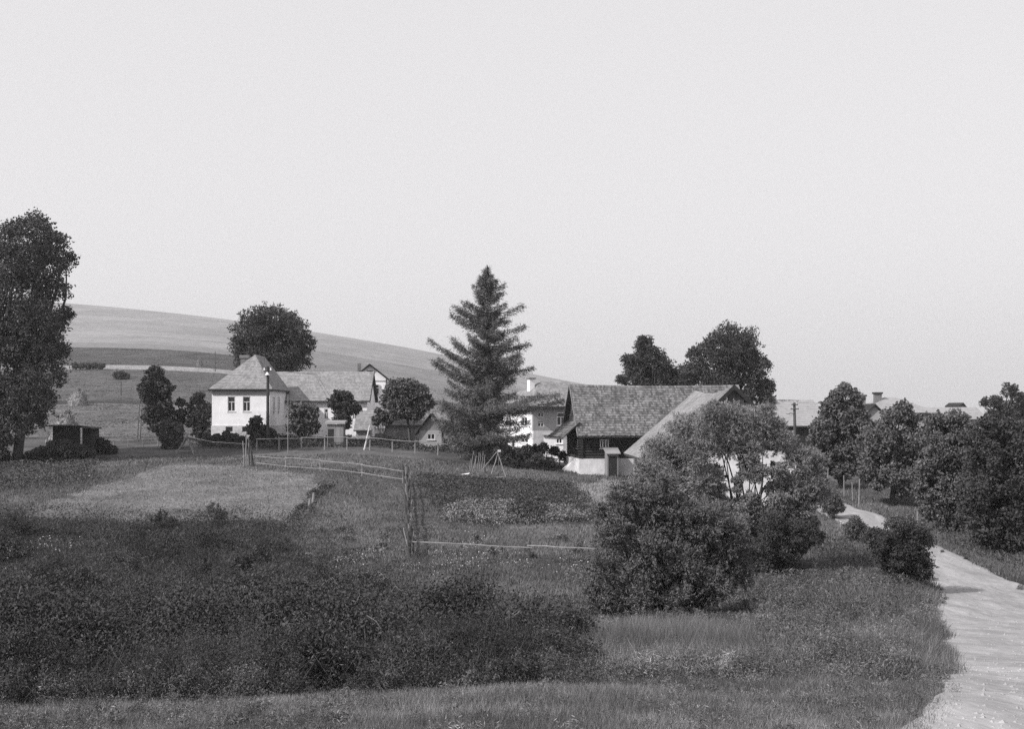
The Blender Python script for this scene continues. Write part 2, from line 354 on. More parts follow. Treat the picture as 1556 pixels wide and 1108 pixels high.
def tree(name, label, cat, base, blobs, n, d=None, leaf=(0.3, 0.2), m='leaf', tr=0.25, group=None, fork=0.35, parts=('crown', 'trunk'),
         stems=1, axis=None, zmin=True, nlimb=None, holes=0.34, **kw):
    n = int(n * 1.8); leaf = (leaf[0] * 0.72, leaf[1] * 0.72)
    if d is None: b = G(*base); d = b.y
    else: x = (base[0] - CX) / F * d; b = Vector((x, d, gz(x, d)))
    t = empty(name, b, 0, label, cat, group)
    pts, ax, sph = crown_points(blobs, d, n, **kw); q = pts / (0.075 * (max(b_[0]+b_[2] for b_ in blobs) - min(b_[0]-b_[2] for b_ in blobs)) * d / F + 0.12)
    hole = vnoise(q[:,0]+0.5*q[:,2]+31, q[:,1]*0.6+q[:,2]+17, 90) + vnoise(q[:,2]*1.1+3, q[:,0]-0.5*q[:,1]+40, 91) + 0.5*vnoise(q[:,0]*2.1+7, q[:,2]*2.1+9, 92)
    ok = (pts[:, 2] > ground(pts[:, 0], pts[:, 1]) + 0.03) & (hole > -holes + 0.12*RNG.normal(size=len(pts))); pts = pts[ok]; ax = ax[ok]
    if axis is not None: ax = ax + np.array(axis, float)
    v = leaf_verts(pts, leaf[0], leaf[1], ax) - np.array(b)
    array_mesh(parts[0], v, 4, M[m], t)
    mb = MB(); top = max(P(s[0], s[1], d).z for s in sph); cxm = sum((s[0]-CX)/F*d for s in sph)/len(sph)
    cen = Vector((cxm, b.y, b.z + (top - b.z) * fork))
    for s_ in range(stems):
        o = Vector((random.uniform(-1,1), random.uniform(-1,1), 0)) * (0.5 * tr * stems if stems > 1 else 0)
        c2 = cen + o * 2
        if stems == 1: limb(mb, b - Vector((0,0,0.3)), c2, tr, tr * 0.7, 0.05)
        ls = sph if stems == 1 else random.sample(sph, max(1, len(sph)//2))
        if nlimb: ls = random.sample(sph, min(nlimb, len(sph)))
        for s in ls:
            e = P(s[0], s[1], d + s[3]/F*d)
            limb(mb, c2 if stems == 1 else b + o - Vector((0,0,0.1)), e, tr * 0.42, tr * 0.08, 0.14)
    mb.build(parts[1], M['bark'], t, world=b, smooth=True)
    return t
BIG = ('crown', 'trunk'); SH = ('foliage', 'stems')
tree('broadleaf_tree', 'tall dark broadleaf tree cut by the left picture edge, towering over the fields', 'tree', (25, 695),
     [(55,348,30),(15,365,34),(88,368,20),(98,398,20),(60,400,40),(20,430,46),(78,440,28),(50,490,46),(82,500,22),(20,530,50),(68,550,36),(50,590,42),(15,600,42),(62,612,24),(-35,400,50),(-35,500,60),(-35,590,50),(40,625,24),(5,635,20),(98,480,16),(95,530,14),(88,575,16),(35,648,20),(8,662,18),(62,640,14)],
     64000, d=108, leaf=(0.26, 0.17), m='leaf_dark', tr=0.45)
tree('round_crowned_tree', 'large round dark tree behind the white house, against the pale hill', 'tree', (412, 660),
     [(410,492,34),(380,500,28),(440,500,30),(463,522,18),(362,525,17),(400,530,38),(450,535,28),(380,542,26),(430,552,28)],
     34000, d=155, leaf=(0.28, 0.2), m='leaf_dark', tr=0.5)
tree('clipped_looking_tree', 'narrow dark upright tree left of the white house, beside thin leaning poles', 'tree', (240, 662),
     [(238,568,14),(228,585,15),(250,590,14),(225,600,15),(242,612,19),(255,630,16),(232,630,16),(240,648,14),(216,592,8)], 15000, d=128, m='leaf_dark', tr=0.2)
tree('fruit_tree', 'dark fruit tree standing against the left corner of the white house', 'tree', (304, 660),
     [(302,605,10),(298,620,15),(312,625,13),(305,640,17),(292,640,10),(308,655,13)], 9000, d=128, m='leaf_dark', tr=0.14)
tree('sapling', 'small slim dark sapling between the two dark trees left of the white house', 'tree', (274, 662),
     [(274,612,7),(276,628,8),(273,642,9),(270,655,9)], 3000, d=128, m='leaf_dark', tr=0.08)
tree('flowering_shrub', 'leafy shrub with pale flower heads beside the pole trestle', 'shrub', (262, 682),
     [(255,648,11),(268,652,11),(262,668,13),(250,665,9),(272,670,9),(255,680,10)], 7000, m='leaf', tr=0.08, parts=SH, stems=3)
tree('fruit_tree', 'fruit tree with round crown before the grey barn and small hut, left of the larch', 'tree', (625, 672),
     [(600,590,15),(620,592,17),(640,598,15),(595,605,16),(620,612,22),(645,612,15),(605,625,16),(632,628,13)], 15000, d=126, m='leaf', tr=0.16, fork=0.45)
tree('fruit_tree', 'dark fruit tree growing before the long tiled wing, above the small shed', 'tree', (523, 668),
     [(512,600,8),(525,603,10),(508,612,12),(530,618,13),(520,630,14),(541,622,8),(525,643,11)], 8000, d=122, m='leaf_dark', tr=0.12)
tree('garden_shrub', 'greyish bushy shrub under the eave of the tiled wing', 'shrub', (462, 668),
     [(462,622,12),(450,632,13),(445,620,9),(476,624,9),(472,636,13),(460,645,15),(447,650,10),(478,650,10)], 8000, d=125, m='leaf_mid', tr=0.1, parts=SH, stems=3)
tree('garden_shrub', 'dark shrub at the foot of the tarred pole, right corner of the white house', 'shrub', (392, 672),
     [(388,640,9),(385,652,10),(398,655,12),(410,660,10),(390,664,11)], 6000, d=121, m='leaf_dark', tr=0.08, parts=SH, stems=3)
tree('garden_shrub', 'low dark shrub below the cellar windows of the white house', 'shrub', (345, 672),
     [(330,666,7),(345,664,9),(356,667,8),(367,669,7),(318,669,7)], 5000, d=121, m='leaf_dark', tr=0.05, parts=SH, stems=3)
tree('bush', 'bush hiding the foot of the grey barn beside the slanted white post', 'bush', (585, 675),
     [(572,640,8),(582,632,8),(575,625,6),(590,640,6)], 3000, d=128, m='leaf', tr=0.06, parts=SH, stems=3)
tree('spreading_tree', 'loose dark tree behind the log house ridge, left of the taller one', 'tree', (985, 680),
     [(980,528,17),(965,552,20),(990,550,24),(1008,562,22),(944,577,9),(972,575,24),(952,545,8),(1000,580,24),(1025,580,20),(976,516,8)],
     24000, d=150, leaf=(0.27, 0.19), m='leaf_dark', tr=0.35)
tree('tall_tree', 'tallest full crowned tree rising behind the barn gable', 'tree', (1110, 690),
     [(1105,510,22),(1130,525,26),(1080,535,26),(1110,556,36),(1150,555,22),(1058,568,24),(1140,588,28),(1163,590,16),(1167,612,14),(1055,538,12),(1090,588,28),(1040,580,16),(1125,610,25)],
     42000, d=148, leaf=(0.27, 0.19), m='leaf_dark', tr=0.5)
tree('roadside_tree', 'rounded tree between the utility pole and the chimneyed house, over the road', 'tree', (1280, 738),
     [(1283,598,16),(1298,606,17),(1262,622,18),(1290,638,30),(1250,648,20),(1313,648,18),(1268,675,32),(1300,690,28),(1255,700,18),(1280,715,20),(1240,668,14),(1270,602,10)],
     26000, d=104, leaf=(0.28, 0.18), m='leaf', tr=0.22)
tree('roadside_tree', 'bushy tree in front of the chimneyed house, right of the road', 'tree', (1355, 752),
     [(1372,626,18),(1352,640,20),(1392,645,22),(1340,672,28),(1378,682,34),(1326,702,24),(1408,690,28),(1360,722,28),(1332,728,20),(1395,728,24),(1320,660,14),(1315,720,14),(1375,742,16),(1412,660,18)],
     26000, d=92, leaf=(0.26, 0.17), m='leaf', tr=0.2)
tree('dense_tree', 'dense leafy tree below the long pale roof, nearest the wooden stakes', 'tree', (1440, 800),
     [(1425,645,20),(1455,646,24),(1430,680,34),(1468,685,36),(1420,722,32),(1458,740,38),(1420,765,28),(1450,785,28),(1400,740,18),(1480,720,30),(1475,790,22),(1440,805,14)],
     42000, d=79, leaf=(0.22, 0.14), m='leaf', tr=0.22)
tree('dense_tree', 'broad dark tree cut by the right picture edge above the road', 'tree', (1520, 838),
     [(1502,652,22),(1532,662,26),(1562,680,38),(1500,692,32),(1530,735,40),(1488,745,32),(1495,792,28),(1535,798,38),(1580,760,44),(1515,820,24),(1600,700,50),(1478,780,26),(1550,825,24),(1480,700,24),(1555,655,22),(1490,815,14),(1475,665,16)],
     60000, d=71, leaf=(0.2, 0.13), m='leaf_dark', tr=0.28)
tree('far_tree', 'far dark tree on the skyline at the right end of the long pale roof', 'tree', (1530, 690),
     [(1535,595,13),(1512,612,12),(1550,612,18),(1496,612,8),(1530,632,22),(1505,635,12),(1565,630,20)], 11000, d=145, leaf=(0.27, 0.19), m='leaf_dark', tr=0.3)
# the great willow on the stream bank and its neighbours
WF = dict(sub=(13, 19), subr=(0.2, 0.34), fill=0.06, spray=0.72, holes=0.6)
tree('willow_tree', 'great pale leaved willow spreading in front of the barn roof, open at its centre', 'willow', (1128, 868),
     [(1110,636,26),(1075,640,26),(1040,655,28),(1005,690,32),(1145,640,26),(1165,660,24),(1055,685,34),(1105,672,30),(1145,680,22),(1190,672,22),(1215,700,26),(1182,716,15),(1240,735,20),(1215,750,28),(1020,735,34),(1065,735,30),(980,715,22),(1125,795,22),(1195,775,22),(1140,760,14),(1172,742,12),(1105,772,18),(1085,765,20),(1085,722,18),(1140,705,18),(1185,760,20),(1205,735,20),(1160,785,20),(1238,700,18),(1248,752,16),(1225,775,18),(1150,728,9),(1128,770,12),(1178,765,12),(1098,745,11),(1135,722,13),(1135,700,13),(1095,765,15),(1125,768,15),(1158,718,12),(1150,778,15),(1186,740,14),(1182,714,13),(1082,740,14),(1000,715,26),(975,735,18),(1120,745,9),(1165,625,14),(1085,618,12),(1180,648,16),(1240,712,14),(1120,730,10)],
     210000, d=60, leaf=(0.16, 0.036), m='willow', tr=0.13, fork=0.22, axis=(0,0,0.4), stems=8, nlimb=7, thick=0.6, **WF)
tree('willow_shrub', 'large darker willow shrub at the foot of the pale willow, nearest the camera', 'shrub', (1020, 968),
     [(950,760,30),(985,765,34),(1030,785,38),(935,812,34),(1075,795,38),(985,840,46),(1040,860,44),(1105,840,36),(920,868,30),(970,905,38),(1030,915,34),(915,925,26),(1085,890,32),(912,778,16),(900,940,18),(990,945,26),(945,955,20),(1125,870,24),(1110,810,28),(1060,940,20),(900,900,18),(1010,740,22)],
     130000, d=37, leaf=(0.12, 0.034), m='leaf_mid', tr=0.07, axis=(0,0,0.3), parts=SH, stems=7, nlimb=10, thick=0.6, **WF)
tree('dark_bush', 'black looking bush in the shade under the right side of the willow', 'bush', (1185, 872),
     [(1175,800,24),(1205,808,24),(1232,800,16),(1160,832,24),(1190,838,22),(1140,855,18),(1240,818,14),(1165,858,16),(1200,858,12),(1215,830,16),(1130,835,20)], 24000, d=58, leaf=(0.13, 0.06), m='leaf_dark', tr=0.08, parts=SH, stems=4)
tree('roadside_bush', 'round dense bush leaning over the left edge of the pale road', 'bush', (1378, 888),
     [(1370,813,29),(1343,826,25),(1394,823,27),(1378,850,32),(1402,858,20),(1324,815,15),(1355,838,24),(1385,870,18),(1355,862,16),(1404,872,13),(1335,845,16)], 46000, d=52.5, leaf=(0.1, 0.06), m='leaf_dark', tr=0.08, parts=SH, stems=5)
tree('roadside_bush', 'small bush on the bank just above left of the round dense bush', 'bush', (1298, 822),
     [(1300,797,13),(1292,808,12),(1310,806,11)], 6000, m='leaf', leaf=(0.12, 0.07), tr=0.05, parts=SH, stems=3)
tree('roadside_bush', 'small bush where the far stretch of road disappears under the willow', 'bush', (1266, 788),
     [(1268,760,12),(1260,772,12),(1275,772,9)], 5000, m='leaf', leaf=(0.14, 0.08), tr=0.05, parts=SH, stems=3)
tree('dark_bush', 'low wide dark bush in front of the small black shed', 'bush', (92, 702),
     [(60,690,12),(80,682,13),(100,683,14),(122,687,13),(138,692,9),(45,695,9)], 12000, m='leaf_dark', leaf=(0.22,0.14), tr=0.06, parts=SH, stems=4)
tree('dark_bush', 'smaller dark bush right of the low wide one, before the field fence', 'bush', (162, 690),
     [(150,672,8),(160,678,10),(172,684,7)], 4000, m='leaf_dark', leaf=(0.22,0.14), tr=0.05, parts=SH, stems=3)
tree('dark_bush', 'dark bush at the left picture edge beneath the tall tree', 'bush', (-5, 705),
     [(-8,655,16),(5,668,12),(0,690,14)], 5000, m='leaf_dark', leaf=(0.22,0.14), tr=0.05, parts=SH, stems=3)
tree('hawthorn', 'low dark field bush far up on the slope, right of the dark hedge', 'bush', (183, 577),
     [(176,571,5),(184,570,7),(192,572,5)], 1500, m='leaf_dark', leaf=(0.7,0.5), tr=0.1, parts=SH, stems=2)
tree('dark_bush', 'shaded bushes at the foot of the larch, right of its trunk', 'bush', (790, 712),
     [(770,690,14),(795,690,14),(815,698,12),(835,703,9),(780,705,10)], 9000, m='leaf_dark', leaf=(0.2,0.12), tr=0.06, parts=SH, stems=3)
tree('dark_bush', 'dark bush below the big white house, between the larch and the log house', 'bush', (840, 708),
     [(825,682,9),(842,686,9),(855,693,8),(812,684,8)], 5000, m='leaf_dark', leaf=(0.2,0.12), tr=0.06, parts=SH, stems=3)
tree('hedge', 'dark clipped hedge strip on the slope beyond the haystack', 'hedge', (133, 562),
     [(114,556,5),(124,556,5),(134,556,5),(144,556,5),(154,557,5)], 2500, m='leaf_dark', leaf=(0.7,0.5), tr=0.1, parts=SH, stems=2)

def larch():
    b = G(741, 704); b = Vector((b.x, b.y, b.z)); d = b.y; k = d / F; cx = 740
    t = empty('larch_tree', b, 0, 'tall ragged larch with long uneven branches, standing alone in the centre', 'larch')
    ys = [404,430,450,475,490,505,517,532,550,570,590,605,625,650,680,705]
    Ls = [2,24,30,62,42,62,96,52,96,66,60,72,78,76,56,30]; Rs = [2,20,26,40,56,50,62,72,60,74,60,112,72,66,48,30]
    mb = MB(); top = P(cx, 402, d)
    mb.tube([b - Vector((0,0,0.3)), b.lerp(top, 0.3) + Vector((0.08,0,0)), b.lerp(top, 0.65), top], [0.3, 0.24, 0.13, 0.02], 8)
    C = []; AX = []
    nb = 215
    tips = [(652,514,3.3,.5),(655,546,3.0,.45),(684,476,3.4,.5),(676,590,3.2,.2),(664,640,3.0,.1),(700,455,2.9,.5),(799,492,.2,.2),(797,462,-.2,.3),(806,520,.1,.15),(851,598,-.1,-.05),(768,430,.3,.3),(812,556,.2,.1),(806,640,.0,-.1),(690,520,3.6,.4),(718,432,3.0,.3)]
    for i in range(nb + len(tips)):
        py = 406 + (700 - 406) * (i + random.random()) / nb; az = random.uniform(0, 2 * math.pi)
        if i >= nb: az = tips[i-nb][2]; py = tips[i-nb][1]
        c = math.cos(az)
        Lx = np.interp(py, ys, Ls); Rx = np.interp(py, ys, Rs); base = Rx if c > 0 else Lx
        ln = (abs(c) * base + (1 - abs(c)) * 0.5 * (Lx + Rx)) * k * random.choice([random.uniform(0.3, 0.7), random.uniform(0.85, 1.15)])
        ln *= float(np.clip(1.0 + 0.6 * vnoise(np.array([az * 1.6]), np.array([py / 14.0]), 79)[0], 0.68, 1.2))
        rise = random.uniform(0.25, 0.5) if c < 0 else random.uniform(0.0, 0.32)
        if py > 600: rise *= 0.3
        ln *= 0.9 if py < 600 else 1.0
        if i >= nb: ln = abs(tips[i-nb][0] - cx) * k / abs(c); rise = tips[i-nb][3]
        tip = P(cx, py, d) + Vector((math.cos(az), math.sin(az), 0)) * ln; root = P(cx, py, d) - Vector((0, 0, ln * rise))
        if root.z < b.z + 0.6: root.z = b.z + 0.6
        pts = []
        for q in range(6):
            s = q / 5; p = root.lerp(tip, s); p.z -= math.sin(math.pi * s) * ln * 0.07; pts.append(p)
        mb.tube(pts, [0.035 * (1 - s/5.5) + 0.006 for s in range(6)], 5, cap=False)
        n = int(40 + 95 * ln)
        s = RNG.random(n) ** 0.75; seg = np.array([tuple(p) for p in pts]); idx = np.minimum((s * 5).astype(int), 4); fr = (s * 5 - idx)[:, None]
        p = seg[idx] * (1 - fr) + seg[idx + 1] * fr
        side = np.array([-math.sin(az), math.cos(az), 0]); w = (0.06 + 0.16 * (1 - s)) * ln
        lat = RNG.normal(size=n) * w * 0.6
        p = p + side * lat[:, None] + np.array([0, 0, 1]) * (-np.abs(RNG.normal(size=n)) * 0.22 - 0.03)[:, None] + RNG.normal(size=(n, 3)) * 0.05
        C.append(p)
        AX.append(np.tile(np.array([math.cos(az) * 0.6, math.sin(az) * 0.6, -0.3]), (n, 1)) + side * np.sign(lat)[:, None] * 0.6)
    C = np.concatenate(C); AX = np.concatenate(AX); C = np.concatenate([C, C + RNG.normal(size=C.shape) * 0.12]); AX = np.concatenate([AX, AX])
    v = leaf_verts(C, 0.30, 0.04, AX, 0.8) - np.array(b)
    array_mesh('crown', v, 4, M['needle'], t); mb.build('trunk', M['bark'], t, world=b, smooth=True)
larch()

# ------------------------------------------------------------------ houses
def wall_with_openings(mb, x0, x1, z0, z1, y0, y1, ops):
    """wall slab facing -y with rectangular openings (x0,x1,z0,z1)"""
    xs = sorted({x0, x1, *[o[0] for o in ops], *[o[1] for o in ops]}); zs = sorted({z0, z1, *[o[2] for o in ops], *[o[3] for o in ops]})
    for a, b in zip(xs, xs[1:]):
        run = None
        for c, d in zip(zs, zs[1:]):
            hole = any(o[0] <= (a+b)/2 <= o[1] and o[2] <= (c+d)/2 <= o[3] for o in ops)
            if hole:
                if run is not None: mb.box(a, b, y0, y1, run, c); run = None
            elif run is None: run = c
        if run is not None: mb.box(a, b, y0, y1, run, z1)
def rotmap(mb, fn):
    mb.v = [fn(*p) for p in mb.v]; return mb
def window(parent, x0, x1, z0, z1, y, fn=None, name='window', fm='frame', mull=1, trans=0.62, sill=True, out=0.02, bw=0.07):
    """framed window in an opening of a wall whose face is at y"""
    f = MB(); f.box(x0, x1, y-out, y+0.1, z0, z0+bw); f.box(x0, x1, y-out, y+0.1, z1-bw, z1)
    f.box(x0, x0+bw, y-out, y+0.1, z0+bw, z1-bw); f.box(x1-bw, x1, y-out, y+0.1, z0+bw, z1-bw)
    zt = z0 + (z1-z0) * trans if trans else z1 - bw
    for k in range(mull):
        xm = x0 + (x1-x0) * (k+1) / (mull+1); f.box(xm-bw*0.5, xm+bw*0.5, y-out+0.01, y+0.09, z0+bw, zt)
    if trans: f.box(x0+bw, x1-bw, y-out+0.005, y+0.095, zt, zt+bw*0.9)
    p = MB(); p.box(x0+bw*0.5, x1-bw*0.5, y+0.12, y+0.14, z0+bw*0.5, z1-bw*0.5)
    if fn: rotmap(f, fn); rotmap(p, fn)
    w = f.build(name, M[fm], parent); p.build('pane', M['glass'], w)
    if sill:
        s = MB(); s.box(x0-0.06, x1+0.06, y-0.12, y-0.022, z0-0.07, z0-0.005)
        if fn: rotmap(s, fn)
        s.build('sill', M[fm], w)
    return w
def left_side(xw, y1):
    """maps a front-facing wall (x along, y in) to the left end wall at x = xw running back from y=0"""
    return lambda x, y, z: (xw + y, y1 - x, z)
def right_side(xw):
    return lambda x, y, z: (xw - y, x, z)

# --- the white house with its pyramid roofed front block and long wing
d0 = 124.0; o = P(322, 668, d0); gw = min(gz(o.x, d0), gz(o.x+5, d0)) - 0.2
H = empty('white_house', (o.x, d0, o.z), 0, 'white plastered house with pyramid roofed front block and long tiled wing', 'house')
k = d0 / F; W = 88 * k; zE = (668 - 592) * k; D = 9.5; zl = gw - o.z - 0.5
wx = lambda px: (px - 322) * k
wz = lambda py: (668 - py) * k
ops = [(wx(346), wx(357.5), wz(625.5), wz(603)), (wx(369), wx(380.5), wz(625.5), wz(603))]
cel = [(wx(343), wx(354), wz(657), wz(648.5)), (wx(368), wx(379), wz(657), wz(648.5))]
mb = MB(); wall_with_openings(mb, 0, W, wz(647), zE, 0, 0.35, ops)
mb.box(0, 0.35, 0.352, D, wz(647), zE); mb.box(W-0.35, W, 0.352, D, wz(647), zE); mb.build('wall', M['plaster'], H)
mb = MB(); wall_with_openings(mb, -0.06, W+0.06, zl, wz(647)-0.004, -0.06, 0.35, cel)
mb.box(-0.06, 0.35, 0.352, D, zl, wz(647)-0.004); mb.box(W-0.35, W+0.06, 0.352, D, zl, wz(647)-0.004); mb.build('plinth', M['brick'], H)
for a in ops: window(H, a[0], a[1], a[2], a[3], 0.08)
for a in cel:
    window(H, a[0], a[1], a[2], a[3], 0.02, name='cellar_window', mull=0, trans=0, sill=False, fm='plaster_grey', bw=0.05)
ridge = MB(); ridge.box(0, 0, 0, 0, 0, 0); ridge = None
za = (668 - 540) * k * 127/124; ov = 0.28; xm = (374 - 322) * k * 1.02 + 0.15; ya = 3.2
rf = MB(); A = [(-ov, -ov, zE), (W+ov, -ov, zE), (W+ov, D, zE), (-ov, D, zE)]; R0 = (xm, ya, za); R1 = (xm, D-1.5, za)
for q in ([A[0], A[1], R0], [A[1], A[2], R1, R0], [A[3], A[0], R0, R1], [A[2], A[3], R1]): rf.slab(q, 0.1)
R = rf.build('roof', M['roof_under'], H)
sh = MB(); sh.shingles(A[0], A[1], R0, R0, 22, 34, 0.03, 0.1, 0.05); sh.shingles(A[1], A[2], R0, R1, 22, 44, 0.03, 0.1, 0.05); sh.shingles(A[3], A[0], R1, R0, 22, 44, 0.03, 0.1, 0.05)
sh.build('roof_tiles', M['tile'], R)
mb = MB(); mb.box(0.02, W-0.02, -0.1, -0.004, zE-0.45, zE-0.12); mb.build('cornice', M['plaster_grey'], H)
mb = MB(); mb.tube([(-ov, -ov-0.06, zE-0.02), (W+ov, -ov-0.06, zE-0.02)], 0.07, 8); mb.build('gutter', M['pole_dark'], H)
mb = MB(); cxx = wx(353) ; mb.box(cxx-0.35, cxx+0.35, 5.5, 6.2, zE, wz(545)+0.25); mb.box(cxx-0.45, cxx+0.45, 5.4, 6.3, wz(545)+0.254, wz(541)+0.3); mb.build('chimney', M['chimney'], H)
# side wall windows of the block (in shade) and an entrance
fn = right_side(W); mb = MB()
window(H, 1.6, 2.4, wz(625), wz(603), -0.05, fn, mull=1); window(H, 4.2, 5.0, wz(625), wz(603), -0.05, fn, mull=1)
# wing
kk = 132 / F; wl = W - 0.2; y_f = 8.0; xr = ((565 - CX) * 134 / F) - o.x; zwE = -(609.5 - HY) * kk - o.z; zwR = -(565 - HY) * 136 / F - o.z
yr = y_f + 4.3; wwx = lambda px: (px - CX) * kk - o.x
wo_ = [(wwx(492), wwx(498), zwE-1.75, zwE-0.75), (wwx(506), wwx(511), zwE-1.75, zwE-0.75), (wwx(455), wwx(462), zwE-1.75, zwE-0.6), (wwx(535), wwx(541), zwE-1.75, zwE-0.6)]
mb = MB(); wall_with_openings(mb, wl, xr-0.3, zl, zwE+0.05, y_f+0.4, y_f+0.75, wo_); mb.box(xr-0.65, xr-0.3, y_f+0.752, yr+4, zl, zwE+0.05)
mb.extrude([(xr-0.3, y_f+0.4, zwE+0.052), (xr-0.3, yr+4, zwE+0.052), (xr-0.3, yr, zwR-0.15)], (-0.3, 0, 0)); mb.build('wing_wall', M['plaster'], H)
for a in wo_: window(H, a[0], a[1], a[2], a[3], y_f+0.45, sill=False)
rf = MB(); E0 = (wl, y_f, zwE); E1 = (xr, y_f, zwE); Q0 = (wl-1.6, yr, zwR); Q1 = (xr, yr, zwR); B0 = (wl-1.6, yr+4.3, zwE); B1 = (xr, yr+4.3, zwE)
rf.slab([E0, E1, Q1, Q0], 0.12); rf.slab([B1, B0, Q0, Q1], 0.12); R = rf.build('wing_roof', M['roof_under'], H)
sh = MB(); sh.shingles(E0, E1, Q0, Q1, 20, 60, 0.03, 0.1, 0.05); sh.shingles(B1, B0, Q1, Q0, 20, 60, 0.03, 0.1, 0.05); sh.build('roof_tiles', M['tile'], R)
mb = MB(); mb.extrude([(xr+0.003, y_f-0.05, zwE+0.05), (xr+0.003, yr, zwR+0.12), (xr+0.003, yr, zwR-0.18), (xr+0.003, y_f-0.05, zwE-0.22)], (0.05, 0, 0)); mb.build('bargeboard', M['boards_dark'], H)

# --- lean-to annexe end seen right of the fruit tree, and the garden shed
b = P(541, 668, 128); k = 128/F
A_ = empty('lean_to', b, 0, 'pale walled low lean-to with sloping tiled roof at the right end of the wing', 'shed')
mb = MB(); mb.box(0, 21*k, 0, 2.4, -0.6, 15*k); mb.build('wall', M['plaster_grey'], A_)
rf = MB(); rf.slab([(-0.2,-0.3,14*k), (21*k+0.15,-0.3,14*k), (21*k+0.15,2.6,44*k), (-0.2,2.6,44*k)], 0.1); R = rf.build('roof', M['roof_under'], A_)
MB().shingles((-0.2,-0.3,14*k), (21*k+0.15,-0.3,14*k), (-0.2,2.6,44*k), (21*k+0.15,2.6,44*k), 12, 10, 0.03, 0.1, 0.05).build('roof_tiles', M['tile'], R)
b = P(497, 672, 119); k = 119/F
A_ = empty('garden_shed', b, 0, 'small grey board shed with flat roof under the dark fruit tree', 'shed')
mb = MB(); w = 25*k
for i in range(9): mb.box(i*w/9+0.004, (i+1)*w/9-0.008, 0, 0.04, -0.6, 27*k)
mb.box(0, 0.04, 0.045, 1.4, -0.6, 27*k); mb.box(w-0.04, w, 0.045, 1.4, -0.6, 27*k); mb.build('wall', M['boards'], A_)
mb = MB(); mb.box(0.05*w, 0.4*w, -0.03, -0.002, -0.5, 20*k); mb.build('door', M['boards_dark'], A_)
mb = MB(); mb.slab([(-0.15,-0.2,31*k), (w+0.15,-0.2,31*k), (w+0.15,1.6,33*k), (-0.15,1.6,33*k)], 3.5*k); mb.build('roof', M['roof_pale'], A_)

# --- white gabled house behind the wing
d1 = 160.0; k = d1/F; b = P(562, 640, d1)
A_ = empty('gabled_house', b, math.radians(4), 'white gabled house with small attic window rising behind the tiled wing', 'house')
w2 = 24*k; zE_ = (640-575)*k; zA = (640-556)*k
gb = [(-w2, 0, -2), (w2, 0, -2), (w2, 0, zE_), (0, 0, zA), (-w2, 0, zE_)]
mb = MB(); mb.extrude(gb, (0, 9, 0)); mb.build('wall', M['plaster'], A_)
rf = MB(); e = 0.55; s_ = (zA-zE_)/w2
for sg in (-1, 1):
    q = [(sg*(w2+e), -0.5, zE_-e*s_+0.08), (0, -0.5, zA+0.08), (0, 9.4, zA+0.08), (sg*(w2+e), 9.4, zE_-e*s_+0.08)]
    rf.slab(q if sg > 0 else q[::-1], -0.16)
rf.build('roof', M['boards_dark'], A_)
mb = MB(); mb.box(-0.32, 0.32, -0.05, -0.003, zA-1.25, zA-0.55); mb.build('attic_window', M['glass'], A_)
for xx in (-1.1, 0.35):
    window(A_, xx, xx+0.75, zE_-1.9, zE_-0.7, -0.16, sill=False)
mb = MB(); mb.box(-w2, w2, -0.06, -0.003, zE_-0.35, zE_-0.25); mb.build('string_course', M['plaster_grey'], A_)
mb = MB(); mb.box(-1.5, -1.1, 2, 2.4, zA-1.2, zA+0.35); mb.build('chimney', M['chimney'], A_)

# --- long grey barn and the small gabled hut left of the larch
d1 = 140.0; k = d1/F; b = P(585, 668, d1)
A_ = empty('grey_barn', b, 0, 'long low grey boarded barn behind the round fruit tree', 'barn')
mb = MB(); w = 95*k
for i in range(40): mb.box(i*w/40+0.004, (i+1)*w/40-0.01, 0, 0.05, -1.2, 24*k)
mb.box(0, 0.05, 0.055, 5, -1.2, 24*k); mb.box(w-0.05, w, 0.055, 5, -1.2, 24*k); mb.build('wall', M['boards'], A_)
rf = MB(); E = [(-0.3,-0.5,22*k), (w+0.3,-0.5,22*k), (w+0.3,2.5,52*k), (-0.3,2.5,52*k), (w+0.3,5.5,22*k), (-0.3,5.5,22*k)]
rf.slab(E[:4], 0.1); rf.slab([E[3], E[2], E[4], E[5]], 0.1); R = rf.build('roof', M['roof_under'], A_)
MB().shingles(E[0], E[1], E[3], E[2], 14, 44, 0.03).build('shingles', M['shingle'], R)
d1 = 122.0; k = d1/F; b = P(654, 672, d1)
A_ = empty('small_hut', b, 0, 'small gabled brick hut with a double window just left of the larch', 'hut')
w2 = 17*k; zE_ = 18*k; zA = 40*k; zg = 20*k
mb = MB(); wall_with_openings(mb, -w2, w2, -0.8, zE_, 0, 0.2, [(-6*k+1*k, 6*k+1*k, 3.5*k, 13*k)]); mb.box(-w2, -w2+0.2, 0.203, 4, -0.8, zE_); mb.box(w2-0.2, w2, 0.203, 4, -0.8, zE_); mb.build('wall', M['plaster_grey'], A_)
window(A_, -5*k, 7*k, 3.5*k, 13*k, 0.04, trans=0, sill=True)
mb = MB(); mb.extrude([(-w2, 0.02, zE_+0.004), (w2, 0.02, zE_+0.004), (0, 0.02, zA-0.1)], (0, 0.1, 0)); mb.build('gable', M['boards'], A_)
rf = MB(); e = 0.4; s_ = (zA-zE_)/w2
for sg in (-1, 1):
    q = [(sg*(w2+e), -0.35, zE_-e*s_+0.06), (0, -0.35, zA+0.06), (0, 4.3, zA+0.06), (sg*(w2+e), 4.3, zE_-e*s_+0.06)]
    rf.slab(q if sg > 0 else q[::-1], -0.13)
rf.build('roof', M['boards_dark'], A_)

